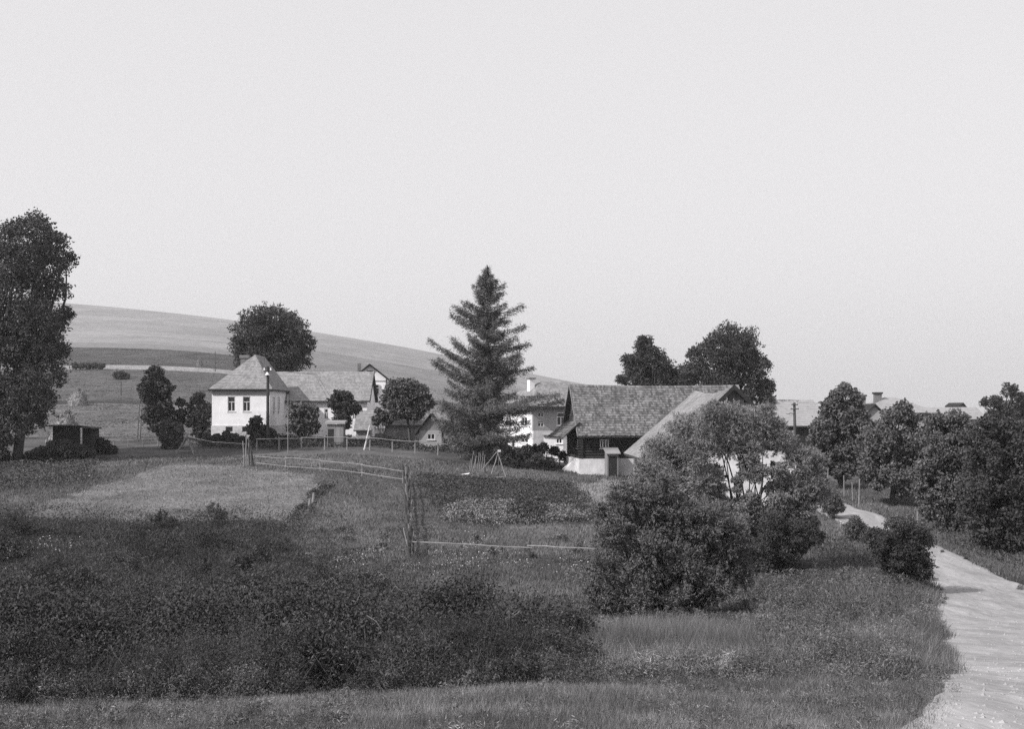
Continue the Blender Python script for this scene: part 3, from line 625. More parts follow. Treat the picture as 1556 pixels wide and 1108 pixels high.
# --- big two storey house behind the larch
d1 = 136.0; k = d1/F; b = P(810, 683, d1); ph = math.radians(24)
A_ = empty('two_storey_house', b, ph, 'large two storey white house with hipped tiled roof, half hidden by the larch', 'house')
Lr = 7.2; Ll = 8.5; zE_ = (683-618)*k; zm = (683-655)*k
# right front wall runs +x from the corner; left wall runs back (+y) from it; the left wall looks sunward
c_, s_ = math.cos(ph), math.sin(ph)
ops = [(0.5, 1.2, (683-649)*k, (683-640)*k), (0.5, 1.2, (683-634)*k, (683-625)*k), (2.6, 4.5, (683-647)*k, (683-627)*k), (5.4, 6.4, (683-647)*k, (683-627)*k)]
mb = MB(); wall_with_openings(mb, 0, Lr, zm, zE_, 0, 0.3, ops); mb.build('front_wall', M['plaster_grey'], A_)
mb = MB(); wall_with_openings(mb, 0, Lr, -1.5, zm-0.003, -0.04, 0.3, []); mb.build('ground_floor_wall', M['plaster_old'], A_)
for a in ops[:2]: window(A_, a[0], a[1], a[2], a[3], 0.05, sill=False)
for a in ops[2:]: window(A_, a[0], a[1], a[2], a[3], 0.05, mull=3, fm='white')
fl = left_side(0, Ll)
lops = [(Ll-2.9, Ll-1.4, (683-648)*k, (683-634)*k), (Ll-3.0, Ll-1.2, (683-674)*k, (683-666)*k), (Ll-6.6, Ll-5.4, (683-648)*k, (683-634)*k), (Ll-5.2, Ll-4.5, -0.2, (683-667)*k)]
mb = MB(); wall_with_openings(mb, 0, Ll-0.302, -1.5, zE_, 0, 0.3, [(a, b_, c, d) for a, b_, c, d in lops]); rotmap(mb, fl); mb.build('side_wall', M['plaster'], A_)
for a in lops[:3]: window(A_, a[0], a[1], a[2], a[3], 0.05, fl, fm='white', trans=0)
mb = MB(); mb.box(lops[3][0], lops[3][1], 0.1, 0.16, -0.3, lops[3][3]); rotmap(mb, fl); mb.build('door', M['boards_dark'], A_)
ov = 0.8; rh = (683-581)*k*1.03
A4 = [(-ov,-ov,zE_), (Lr+ov,-ov,zE_), (Lr+ov,Ll+ov,zE_), (-ov,Ll+ov,zE_)]; R0 = (2.8, Ll/2, rh); R1 = (Lr-1.2, Ll/2, rh)
rf = MB()
for q in ([A4[0],A4[1],R1,R0], [A4[1],A4[2],R1], [A4[2],A4[3],R0,R1], [A4[3],A4[0],R0]): rf.slab(q, 0.16)
R = rf.build('roof', M['roof_under'], A_)
sh = MB(); sh.shingles(A4[0],A4[1],R0,R1,20,46,0.03,0.1,0.05); sh.shingles(A4[3],A4[0],R0,R0,20,46,0.03,0.1,0.05); sh.shingles(A4[1],A4[2],R1,R1,20,46,0.03,0.1,0.05); sh.build('roof_tiles', M['tile'], R)
mb = MB(); mb.box(1.3, 1.85, 3.6, 4.2, zE_+1, rh+0.2); mb.build('chimney', M['plaster'], R)
mb = MB(); mb.box(1.2, 1.95, 3.5, 4.3, rh+0.204, rh+0.34); mb.build('chimney_cap', M['chimney'], R)
# --- small white garage
d1 = 124.0; k = d1/F; b = P(826, 683, d1)
A_ = empty('white_outbuilding', b, math.radians(-3), 'small white flat roofed outbuilding with arched dark doorway, left of the log house', 'outbuilding')
w = 30*k; h_ = 21*k; op = [(w*0.63, w*0.94, 8.5*k, 17*k)]
mb = MB(); wall_with_openings(mb, 0, w, -1.2, h_, 0, 0.2, op + [(0.02*w, 0.2*w, -0.2, 10*k)]); mb.box(0, 0.2, 0.203, 3, -1.2, h_); mb.box(w-0.2, w, 0.203, 3, -1.2, h_); mb.build('wall', M['plaster'], A_)
window(A_, *op[0], 0.03, trans=0, fm='white'); mb = MB(); mb.box(0.02*w, 0.2*w, 0.08, 0.12, -0.2, 10*k); mb.build('door', M['boards_dark'], A_)
mb = MB(); mb.slab([(-0.15,-0.25,h_+0.12), (w+0.15,-0.25,h_+0.02), (w+0.15,3.1,h_+0.12), (-0.15,3.1,h_+0.2)], 0.1); mb.build('roof', M['roof_pale'], A_)

# --- the log house
d1 = 110.0; k = d1/F; ph = math.radians(7); b = P(882, 716, d1)
A_ = empty('log_house', b, ph, 'old dark log house with long shingled roof on a whitewashed stone base', 'house')
LW = 13.5; LD = 6.6; zB = (716-697)*k; zE_ = (716-660)*k; zR_ = (716-587)*k*1.03
def logwall(mb, x0, x1, z0, z1, y, fn=None, gaps=()):
    n = 9; h = (z1-z0)/n
    for i in range(n):
        zc = z0 + h*(i+0.5); segs = [(x0, x1)]
        for (a, b2, c, d) in gaps:
            if c < zc < d: segs = [s for q in segs for s in ((q[0], min(q[1], a)), (max(q[0], b2), q[1])) if s[1] > s[0]]
        for a, b2 in segs:
            t_ = MB(); t_.tube([(a, y+h*0.45, zc), ((a+b2)/2, y+h*0.45+random.uniform(-.02,.02), zc+random.uniform(-.015,.015)), (b2, y+h*0.45, zc)], h*0.5, 10)
            if fn: rotmap(t_, fn)
            mb.add(t_.v, t_.f)
wn_ = [((907-877)*k, (921-877)*k, (716-682)*k, (716-668)*k)]
mb = MB(); logwall(mb, -0.15, LW, zB, zE_, 0, None, wn_); logwall(mb, -0.12, LD+0.15, zB, zE_, 0, left_side(0, LD), [(LD-1.9, LD-0.9, (716-682)*k, (716-668)*k)])
mb.box(LW-0.2, LW, 0.4, LD, zB, zE_); mb.box(0, LW, LD-0.2, LD, zB, zE_); mb.build('log_wall', M['logs'], A_)
window(A_, *wn_[0], 0.06, trans=0, mull=2, bw=0.09); window(A_, LD-1.9, LD-0.9, (716-682)*k, (716-668)*k, 0.06, left_side(0, LD), trans=0)
mb = MB(); mb.box(-0.12, LW, -0.12, 0.4, -1.3, zB-0.03); mb.box(-0.12, 0.4, 0.403, LD+0.8, -0.9, zB-0.03); mb.build('stone_base', M['plaster_old'], A_)
mb = MB(); mb.extrude([(-0.9, 2.0, -1.2), (-0.12, 2.0, -1.2), (-0.12, 2.0, zB-0.2), (-1.0, 2.0, 0.0)], (0, 1.2, 0)); mb.build('buttress', M['plaster_old'], A_)
ov = 0.75; ft = 0.55; ym = LD/2
zsk = zE_ + 1.1                       # the gable starts above a pent roof
E0 = (-0.35, -ov, zE_-0.12); E1 = (LW+0.4, -ov, zE_-0.12); K0 = (-0.35, ym, zR_); K1 = (LW+0.4, ym, zR_); B0 = (-0.35, LD+ov, zE_-0.12); B1 = (LW+0.4, LD+ov, zE_-0.12)
rf = MB(); rf.sagslab(E0, E1, K0, K1, 0.14, 0.1); rf.sagslab(B1, B0, K1, K0, 0.14, 0.1)
PS = [(-1.5, -ov+0.15, zE_-0.25), (-1.5, LD+ov-0.2, zE_-0.25), (-0.05, LD+0.1, zE_+1.0), (-0.05, -0.1, zE_+1.0)]
rf.slab(PS[::-1], 0.08); R = rf.build('roof', M['roof_under'], A_)
sh = MB(); sh.shingles(E0, E1, K0, K1, 21, 110, 0.045, 0.3, 0.25, sag=0.1); sh.shingles(B1, B0, K1, K0, 21, 60, 0.05, 0.3, 0.3, sag=0.1)
sh.shingles(PS[1], PS[0], PS[2], PS[3], 7, 34, 0.05, 0.3, 0.3); sh.build('shingles', M['shingle'], R)
mb = MB(); y_a = ym
for i in range(16):
    a = 0.15 + (LD-0.3)*i/16; b2 = a + (LD-0.3)/16 - 0.02; mid = (a+b2)/2
    zt = zE_ + (zR_-zE_)*(1-abs(mid-ym)/(ym+ov)) - 0.28; mb.box(0.02, 0.07, a, b2, zE_+0.2, max(zt, zE_+0.25))
mb.build('gable', M['boards'], A_)
mb = MB()
for (p, q) in ((E0, K0), (B0, K0)):
    p, q = Vector(p), Vector(q); mb.extrude([p+Vector((-0.003,0,0.08)), q+Vector((-0.003,0,0.1)), q+Vector((-0.003,0,-0.1)), p+Vector((-0.003,0,-0.1))], (-0.04, 0, 0))
mb.build('bargeboard', M['boards'], A_)
# cellar entrance with its own little roof
x0 = (914-877)*k; x1 = (931-877)*k; zt = (716-688)*k; cy = -1.2
ce = MB(); ce.box(x0, x0+0.1, cy, -0.13, -1.0, zt-0.02); ce.box(x1-0.1, x1, cy, -0.13, -1.0, zt-0.02)
ce.box(x0+0.1, x1-0.1, cy, cy+0.06, zt-0.25, zt-0.02); pr = ce.build('cellar_entrance', M['boards'], A_)
mb = MB(); mb.box(x0+0.1, x1-0.1, cy+0.02, cy+0.08, -0.8, zt-0.252); mb.build('door', M['boards_dark'], pr)
mb = MB(); mb.slab([(x0-0.15, cy-0.2, zt-0.02), (x1+0.15, cy-0.2, zt-0.02), (x1+0.15, -0.14, zt+0.42), (x0-0.15, -0.14, zt+0.42)], 0.07); mb.build('entrance_roof', M['shingle_pale'], pr)

# --- the barn with the big bright roof, gable towards the camera
d1 = 89.0; gx = 14.2; gb_ = gz(gx-3, d1); b = Vector((gx, d1, gb_))
A_ = empty('old_barn', b, math.radians(2.0), 'old barn with steep pale shingled roof and board gable, behind the willow', 'barn')
zA = P(1113, 586, d1).z - gb_; zE_ = P(0, 703, d1).z - gb_; hw = 5.1; LL = 16.5; zF = zA - 0.1
E0 = (-hw, -0.6, zE_); E1 = (-hw, LL, zE_+0.12); K0 = (0, -0.6, zA); K1 = (0.4, LL, zF); F0 = (hw, -0.6, zE_); F1 = (hw, LL, zE_)
rf = MB(); rf.sagslab(E1, E0, K1, K0, 0.16, 0.35); rf.sagslab(F0, F1, K0, K1, 0.16, 0.35); R = rf.build('roof', M['roof_under'], A_)
sh = MB(); sh.shingles(E1, E0, K1, K0, 48, 150, 0.03, 0.3, 0.3, sag=0.35); sh.shingles(F0, F1, K0, K1, 34, 60, 0.04, 0.3, 0.3, sag=0.35); sh.build('shingles', M['shingle_pale'], R)
mb = MB(); sl = (zA-zE_)/hw; n = 34; zw = zE_ + 0.3
for i in range(n):
    a = -hw+0.7 + (2*hw-1.4)*i/n; b2 = a + (2*hw-1.4)/n - 0.025; m_ = max(abs(a), abs(b2)); mb.box(a, b2, 0, 0.06, zw+0.5, zA - sl*m_ - 0.12)
mb.build('gable', M['boards'], A_)
mb = MB(); ww = hw - 0.9; wall_with_openings(mb, -ww, ww, -1.5, zw+0.49, 0.05, 0.4, [(2.9, 3.7, -1.0, zw-1.2)]); mb.box(-ww, -ww+0.35, 0.403, 4.5, -1.5, zE_+0.5); mb.box(-ww+0.0, -ww+0.35, 9.0, LL-0.8, -1.5, zE_+0.5); mb.box(ww-0.35, ww, 0.403, LL-0.8, -1.5, zE_+0.5); mb.build('wall', M['plaster_old'], A_)
mb = MB(); mb.box(2.9, 3.7, 0.2, 0.26, -1.2, zw-1.2); mb.build('door', M['boards_dark'], A_)
for yy in (LL-0.9, LL-4.2):
    mb = MB(); mb.box(-ww-0.25, -ww-0.01, yy, yy+0.25, -1.6, zE_+0.4); mb.build('post', M['frame'], A_)
mb = MB()
for (p, q) in ((E0, K0), (F0, K0)):
    p, q = Vector(p), Vector(q); mb.extrude([p+Vector((0,-0.003,0.06)), q+Vector((0,-0.003,0.06)), q+Vector((0,-0.003,-0.26)), p+Vector((0,-0.003,-0.26))], (0, -0.05, 0))
mb.build('bargeboard', M['boards_dark'], A_)

# --- houses beyond, on the right
def simple_house(name, label, px0, px1, pyB, pyE, pyR, d, rz=0, depth=7, wall='plaster_grey', roof='roof_pale', ins=0.0, cat='house', rows=14, group=None):
    k = d/F; b = P(px0, pyB, d); t = empty(name, b, rz, label, cat, group); w = (px1-px0)*k; zE = (pyB-pyE)*k; zR = (pyB-pyR)*k
    ov = 0.5; mb = MB(); mb.box(ov, w-ov, ov, ov+0.3, -2, zE); mb.box(ov, ov+0.3, ov+0.303, depth-ov, -2, zE); mb.box(w-ov-0.3, w-ov, ov+0.303, depth-ov, -2, zE); mb.build('wall', M[wall], t)
    E0=(0,0,zE-0.1); E1=(w,0,zE-0.1); K0=(ins,depth/2,zR); K1=(w-ins,depth/2,zR); B0=(0,depth,zE-0.1); B1=(w,depth,zE-0.1)
    rf = MB(); rf.slab([E0,E1,K1,K0],0.14); rf.slab([K0,K1,B1,B0],0.14)
    if ins: rf.slab([B0,E0,K0],0.14); rf.slab([E1,B1,K1],0.14)
    else:
        for xx in (ov+0.1, w-ov-0.2): mb = MB(); mb.extrude([(xx,ov,zE+0.003),(xx,depth-ov,zE+0.003),(xx,depth/2,zR-0.5)], (0.1,0,0)); mb.build('gable', M['boards'], t)
    R = rf.build('roof', M['roof_under'], t); sh = MB(); sh.shingles(E0,E1,K0,K1,rows,int(w*3),0.03,0.1,0.05); 
    if ins: sh.shingles(B0,E0,K0,K0,rows,20,0.03,0.1,0.05); sh.shingles(E1,B1,K1,K1,rows,20,0.03,0.1,0.05)
    sh.build('roof_tiles', M[roof], R)
    return t, w, zE, zR, R
simple_house('pale_roofed_house', 'house with broad pale roof and dark wall behind the utility pole', 1186, 1262, 690, 646, 607, 142, math.radians(8), 9, 'boards_dark')
t, w, zE_, zR_, R = simple_house('small_gabled_outhouse', 'tiny bright walled outhouse right beside the barn, below the dark eave', 1188, 1212, 690, 672, 655, 128, 0, 3, 'plaster', 'roof_pale', cat='outhouse', rows=6)
t, w, zE_, zR_, R = simple_house('chimneyed_house', 'pale roofed house with two brick chimneys rising above the roadside trees', 1322, 1432, 690, 626, 603, 132, math.radians(4), 9, 'plaster_grey', ins=3.0)
k = 132/F
for (pc, hw_, top) in ((1331, 0.22, 604), (1355.5, 0.33, 600)):
    x = (pc-1322)*k*0.98; mb = MB(); zt = (690-top)*k*1.02; mb.box(x-hw_, x+hw_, 3.6, 4.2, zE_+0.3, zt); ch = mb.build('chimney', M['chimney'], R)
    mb = MB(); mb.box(x-hw_-0.1, x+hw_+0.1, 3.5, 4.3, zt+0.003, zt+0.18); mb.build('chimney_cap', M['pole_dark'], ch)
kd = 126/F; b = P(1318, 690, 126); A_ = empty('house_annexe', b, 0, 'grey gabled annexe with dark roof edge in front of the chimneyed house', 'annexe')
w2 = 11*kd; zA = (690-617)*kd; zE2 = (690-628)*kd
mb = MB(); mb.extrude([(0,0,-2),(2*w2,0,-2),(2*w2,0,zE2),(w2,0,zA),(0,0,zE2)], (0,3,0)); mb.build('wall', M['plaster_grey'], A_)
rf = MB()
for sg in (-1,1):
    q = [(w2+sg*(w2+0.3),-0.3,zE2-0.3*(zA-zE2)/w2+0.06),(w2,-0.3,zA+0.06),(w2,3.2,zA+0.06),(w2+sg*(w2+0.3),3.2,zE2-0.3*(zA-zE2)/w2+0.06)]; rf.slab(q if sg>0 else q[::-1], -0.14)
rf.build('roof', M['boards_dark'], A_)
simple_house('long_roofed_house', 'long house with bright pale roof at the far right beside the skyline tree', 1404, 1500, 690, 636, 619, 150, math.radians(-3), 9, 'plaster', 'roof_pale')
kd = 170/F; b = P(1456, 660, 170); A_ = empty('far_gabled_house', b, 0, 'far house of which only a small dark gable tops the long pale roof', 'house')
mb = MB(); mb.extrude([(0,0,-2),(11*kd,0,-2),(11*kd,0,41*kd),(6.5*kd,0,46*kd),(0,0,42*kd)], (0,5,0)); mb.build('wall', M['plaster_grey'], A_)
rf = MB(); rf.slab([(12*kd,-0.4,41*kd),(12*kd,5.3,41*kd),(6.5*kd,5.3,48*kd),(6.5*kd,-0.4,48*kd)], 0.15); rf.slab([(6.5*kd,-0.4,48*kd),(6.5*kd,5.3,48*kd),(0,5.3,43*kd),(0,-0.4,43*kd)], 0.15); rf.build('roof', M['boards_dark'], A_)

# --- black field shed and low dark box by the tree at left
g_ = G(80, 690); d1 = 112.0; k = d1/F; b = P(80, 668, d1)
A_ = empty('field_shed', b, 0, 'small black board shed with mono pitch roof in front of a haystack', 'shed')
mb = MB(); w = 42*k
for i in range(12): mb.box(i*w/12, (i+1)*w/12-0.02, 0, 0.05, -1.2, 20*k)
mb.build('front_wall', M['boards_dark'], A_)
mb = MB(); mb.box(w+0.003, w+14*k, 0.5, 0.56, -1.2, 17*k); mb.box(w+14*k-0.05, w+14*k, 0.56, 2.6, -1.2, 17*k); mb.build('side_wall', M['boards_dark'], A_); mb = MB(); mb.box(0, 0.05, 0.055, 2.6, -1.2, 20*k); mb.build('side_wall', M['boards_dark'], A_)
mb = MB(); mb.slab([(-0.3,-0.3,21.5*k), (w+0.1,-0.3,21.5*k), (w+17*k,0.2,17.5*k), (w+17*k,2.8,17.5*k), (-0.3,2.8,22.5*k)], 0.1); mb.build('roof', M['roof_under'], A_)

# ------------------------------------------------------------------ haystacks
def haystack(label, px, py, hpx, wpx, d=None, lean=0.1):
    b = G(px, py) if d is None else Vector(((px-CX)/F*d, d, gz((px-CX)/F*d, d))); k = b.y/F; h = hpx*k; r = wpx*k/2
    if d is not None: h += max(0, P(px, py, d).z - b.z)
    mb = MB(); n = 20; rings = 9; vs = []; fs = []
    for i in range(rings):
        t = i/(rings-1); rr = r * (1.0 - 0.06*t) * (1-t**2.2)**0.75 + 0.04*r
        for q in range(n):
            a = 2*math.pi*q/n; f = 1+random.uniform(-.08,.08); vs.append((math.cos(a)*rr*f + lean*h*t*t, math.sin(a)*rr*f, h*t - (0.15 if i == 0 else 0)))
    for i in range(rings-1):
        for q in range(n): fs.append((i*n+q, i*n+(q+1)%n, (i+1)*n+(q+1)%n, (i+1)*n+q))
    fs.append(tuple((rings-1)*n+q for q in range(n))); mb.add(vs, fs); t_ = empty('haystack', b, 0, label, 'haystack', 'haystacks in the fields')
    mb.build('hay', M['hay'], t_, smooth=False)
    c = np.array(vs)[RNG.integers(0, len(vs), 2600)] + RNG.normal(size=(2600,3))*0.05*r*2
    array_mesh('loose_hay', leaf_verts(c, 0.5, 0.05, np.array([0,0,-1.0])), 4, M['hay'], t_)
    mb = MB(); mb.tube([(lean*h, 0, h*0.8), (lean*h, 0, h*1.1)], 0.03, 6); mb.build('pole', M['pole'], t_)
haystack('pale haystack in the mown field between the tall left tree and the narrow tree', 118, 617, 24, 26)
haystack('haystack directly behind the small black shed', 97, 660, 32, 42, d=122)
haystack('small far haystack beside the pale track up on the slope', 303, 557, 12, 8)

# ------------------------------------------------------------------ poles, wires, fences, racks
def stick(mb, a, b, r=0.04, n=6, wob=0.02):
    a, b = Vector(a), Vector(b); L = (b-a).length; pts = []
    for i in range(5):
        t = i/4; pts.append(a.lerp(b, t) + Vector((random.uniform(-1,1), random.uniform(-1,1), random.uniform(-1,1))) * L * wob * (0 < i < 4))
    mb.tube(pts, [r*(1-0.3*i/4) for i in range(5)], n)
def one_stick(name, label, cat, a, b, r, m, group=None):
    mb = MB(); stick(mb, a, b, r, 8, 0.003); o = mb.build(name, M[m], world=Vector(a)); return tag(o, label, cat, group)
d1 = 120.0; top = P(407, 557, d1); base = Vector((top.x, d1, gz(top.x, d1)))
A_ = empty('utility_pole', base, 0, 'dark tarred utility pole with white insulator before the white house', 'utility pole')
mb = MB(); mb.tube([(0,0,-0.3), (0,0,(top-base).z)], [0.16, 0.11], 10); mb.build('pole', M['pole_dark'], A_)
zt = (top-base).z
for dx in (-0.28, 0.28):
    mb = MB(); mb.tube([(dx,-0.12,zt-0.35), (dx,-0.12,zt-0.12)], [0.07, 0.05], 8); mb.build('insulator', M['white'], A_)
mb = MB(); mb.tube([(-0.35,-0.12,zt-0.38), (0.35,-0.12,zt-0.38)], 0.035, 6); mb.build('crossarm', M['pole_dark'], A_)
mb = MB(); mb.tube([(0,-0.25,zt-0.75),(0,-0.25,zt-0.66),(0,-0.25,zt-0.5)], [0.2,0.15,0.06], 10); mb.build('lamp', M['white'], A_)
wires_from = [base + Vector((dx,-0.12,zt-0.14)) for dx in (-0.28, 0.28)]
d2 = 128.0; top = P(1207, 612, d2); base2 = Vector((top.x, d2, gz(top.x, d2)))
A_ = empty('utility_pole', base2, 0, 'wooden utility pole with two crossarms and street lamp arm beside the barn', 'utility pole')
zt = (top-base2).z; mb = MB(); mb.tube([(0.12,0,-0.3), (0,0,zt)], [0.17, 0.12], 10); mb.build('pole', M['bark'], A_)
for dz, hw_ in ((0.15, 0.3), (0.55, 0.38)):
    mb = MB(); mb.box(-hw_, hw_, -0.2, -0.12, zt-dz-0.1, zt-dz); mb.build('crossarm', M['bark'], A_)
    for sx in (-1, 1): m2 = MB(); m2.tube([(sx*(hw_-0.05),-0.16,zt-dz), (sx*(hw_-0.05),-0.16,zt-dz+0.14)], [0.045,0.03], 8); m2.build('insulator', M['plaster_grey'], A_)
mb = MB(); mb.tube([(0,-0.1,zt-1.05),(-0.35,-0.1,zt-0.98),(-0.6,-0.1,zt-1.0)], 0.03, 6); ar = mb.build('lamp_arm', M['bark'], A_)
mb = MB(); mb.tube([(-0.42,-0.1,zt-1.04),(-0.5,-0.1,zt-0.99),(-0.78,-0.1,zt-1.0)], [0.06,0.09,0.05], 8); mb.build('street_lamp', M['plaster_grey'], ar)
def wire(name, label, a, b, sag):
    mb = MB(); a, b = Vector(a), Vector(b); mb.tube([a.lerp(b, i/16) - Vector((0,0,4*sag*(i/16)*(1-i/16))) for i in range(17)], 0.014, 5)
    tag(mb.build(name, M['wire'], world=a), label, 'power line')
wire('power_line', 'wire running from the utility pole by the barn up into the roadside tree', base2+Vector((0.25,-0.16,zt-0.02)), P(1310, 602, 116), 0.25)
for i, w_ in enumerate(wires_from):
    wire('power_line', ['upper', 'lower'][i] + ' wire from the tarred pole across the tiled wing to the white gabled house', w_, P(556, 562+3*i, 158), 0.5)
# leaning poles and rods
one_stick('clothes_pole', 'thin pale upright rod in front of the shaded side of the white house', 'pole', G(437.5, 690)+Vector((0,0,-0.2)), P(437.5, 600, G(437.5,690).y), 0.035, 'pole')
gp = G(553, 684); one_stick('slanted_post', 'white slanted post by the long rail fence, left of the grey barn', 'post', gp+Vector((0,0,-0.1)), P(562, 646, gp.y), 0.08, 'frame')
for i, (px, lb) in enumerate(((209, 'left'), (213, 'right'))):
    gp = G(px, 668); one_stick('leaning_pole', lb+' one of two thin poles leaning beside the narrow dark tree', 'pole', gp, P(px+3, 615, gp.y), 0.04, 'bark', 'thin poles beside the narrow tree')
gp = G(327, 565); one_stick('distant_pole', 'distant thin pole on the slope above the white house roof', 'pole', gp, P(327, 534, gp.y), 0.12, 'bark')
gp = G(184, 602); one_stick('field_stake', 'dark stake standing alone in the field below the far bush', 'stake', gp, P(184, 580, gp.y), 0.1, 'bark')

def fence(name, label, stations, rails, post_h, r=0.045, pm='pole', rm='pole', lean=0.06, group=None, cat='fence'):
    """stations: ground points of the posts; rails: list of heights"""
    t = empty(name, stations[0], 0, label, cat, group); o = stations[0]
    for i, s in enumerate(stations):
        mb = MB(); h = post_h * random.uniform(0.88, 1.12); stick(mb, s - Vector((0,0,0.15)), s + Vector((random.uniform(-lean,lean), random.uniform(-lean,lean), h)), r*1.25, 7, 0.01)
        mb.build('post', M[pm], t, world=o)
    for h in rails:
        for a, b2 in zip(stations, stations[1:]):
            mb = MB(); off = Vector((0, -r*1.6, 0)); stick(mb, a.lerp(b2, -0.03) + off + Vector((0,0,h+random.uniform(-.07,.07))), a.lerp(b2, 1.03) + off + Vector((0,0,h+random.uniform(-.07,.07))), r*0.8, 6, 0.006)
            mb.build('rail', M[rm], t, world=o)
    return t
def line(pts, n):
    pts = [Vector(p) for p in pts]; L = [0]
    for a, b2 in zip(pts, pts[1:]): L.append(L[-1] + (b2-a).length)
    out = []
    for i in range(n):
        s = L[-1]*i/(n-1); j = max(q for q in range(len(L)) if L[q] <= s+1e-6); j = min(j, len(pts)-2); f = (s-L[j])/(L[j+1]-L[j]); p = pts[j].lerp(pts[j+1], f); p.z = gz(p.x, p.y); out.append(p)
    return out
gy = lambda px, d: Vector(((px-CX)/F*d, d, gz((px-CX)/F*d, d)))
fence('rail_fence', 'long rail fence with pale top rail running below the white house to the larch', line([gy(390,117), gy(560,116.5), gy(700,116)], 10), [0.98], 1.0, 0.055)
fence('rail_fence', 'field fence with pale rail between the black shed and the flowering shrub', line([gy(105,121), gy(240,121)], 7), [0.62], 0.7, 0.05)
t = fence('board_fence', 'dark fence below the big white house, from the larch to the log house', line([gy(752,118), gy(870,117)], 7), [1.0, 0.6, 0.3], 1.1, 0.05, 'boards', 'boards')
fence('pasture_fence', 'two rail pasture fence crossing the meadow from the pole cluster to the brush fence', [G(378,708), G(434,713), G(487,717), G(550,724), G(612,735)], [0.78, 0.2], 0.95, 0.045)
fence('wire_fence', 'single sagging rail on thin posts, low in the meadow right of the brush fence', [G(628,846), G(804,852), G(905,858)], [0.66], 1.05, 0.045, 'bark')
# brush fence running away from the camera
st = line([G(622,848), G(621,800), G(619,765), G(616,735)], 13)
t = fence('brush_fence', 'leaning brushwood fence of rough stakes running straight away through the meadow', st, [0.45, 0.85], 1.35, 0.07, 'bark', 'bark', 0.22)
for a, b2 in zip(st, st[1:]):
    for q in range(3):
        mb = MB(); p = a.lerp(b2, random.random()); p2 = p + Vector((random.uniform(-.35,.35), random.uniform(-.3,.8), random.uniform(.7,1.45))); stick(mb, p, p2, 0.03, 5, 0.03)
        mb.build('brushwood', M['pole' if random.random() < 0.45 else 'bark'], t, world=st[0])
# pole cluster at the fence corner
gp = G(376, 710); t = empty('pole_cluster', gp, 0, 'bundle of upright stakes at the left end of the pasture fence', 'stakes')
for dx, hh, mm in ((-0.28,1.9,'pole'),(-0.1,2.6,'pole'),(0.05,1.7,'pole'),(0.15,2.2,'bark'),(0.3,1.5,'bark'),(0.42,1.2,'bark')):
    mb = MB(); stick(mb, (dx,random.uniform(-.2,.2),-.2), (dx+random.uniform(-.12,.12),0,hh), 0.06, 7); mb.build('stake', M[mm], t)
# A-frame trestle and its rail
gp = G(284, 690); k = gp.y/F; t = empty('pole_trestle', gp, 0, 'pale A-shaped pole trestle standing in the grass by the flowering shrub', 'trestle')
for a, b2, r in (((-15*k,-.3,0),(2*k,0,31*k),.06),((12*k,-.3,-2*k),(-2*k,0,33*k),.07),((10*k,.6,0),(-2*k,0,32*k),.05),((-17*k,-.2,4*k),(15*k,-.2,4*k),.045),((-9*k,-.15,13*k),(7*k,-.15,13*k),.03)):
    mb = MB(); stick(mb, a, b2, r, 7, 0.01); mb.build('pole', M['pole'], t)
mb = MB(); a = gp + Vector((0,0,26*k)); b2 = P(372, 675, 112); stick(mb, a, P(325,672,111), .05, 6, .004); stick(mb, P(325,672,111), b2, .035, 6, .004)
tag(mb.build('long_rail', M['pole'], world=a), 'long pale rail sloping from the trestle top to the pole cluster', 'rail')
# tripod and stacked rods under the larch
gp = G(752, 724); k = gp.y/F; t = empty('pole_tripod', gp, 0, 'tripod of thin poles standing in front of the larch', 'tripod')
for a, b2, r in (((-5*k,-.3,4*k),(6*k,0,39*k),.045),((17*k,-.3,-1*k),(4*k,0,37*k),.045),((4*k,.6,8*k),(7*k,0,38*k),.035),((-19*k,.2,10*k),(3*k,0,37*k),.03),((0,0,10*k),(12*k,0,20*k),.02)):
    mb = MB(); stick(mb, a, b2, r, 7, 0.01); mb.build('pole', M['pole'], t)
mb = MB(); mb.box(4*k, 9*k, -.1, .1, 37*k, 40*k); mb.build('lashing', M['frame'], t)
gp = G(722, 718); k = gp.y/F; t = empty('bean_poles', gp, 0, 'row of thin upright sticks leaning against the larch foliage', 'sticks')
for i, (x0_, x1_, hh) in enumerate(((-7,-2,32),(-4,2,26),(-1,1,24),(3,6,30),(6,8,28),(9,12,32),(12,15,26),(-9,-7,20))):
    mb = MB(); stick(mb, (x0_*k,random.uniform(-.2,.2),0), (x1_*k,.2,hh*k), .028, 6); mb.build('stick', M['pole'], t)
gp = G(716, 727); mb = MB(); stick(mb, gp+Vector((0,0,.12)), G(766,728)+Vector((0,0,.1)), .1, 8); tag(mb.build('fallen_log', M['pole'], world=gp), 'pale log lying on the grass below the tripod', 'log')
gp = G(706, 722); mb = MB(); vs=[(-.35,0,.03),(.3,-.1,.08),(.38,.25,.14),(-.1,.3,.06)]; mb.slab([Vector(v)+gp for v in vs], .03); tag(mb.build('white_cloth', M['white'], world=gp), 'small white scrap lying in the grass left of the larch poles', 'scrap')
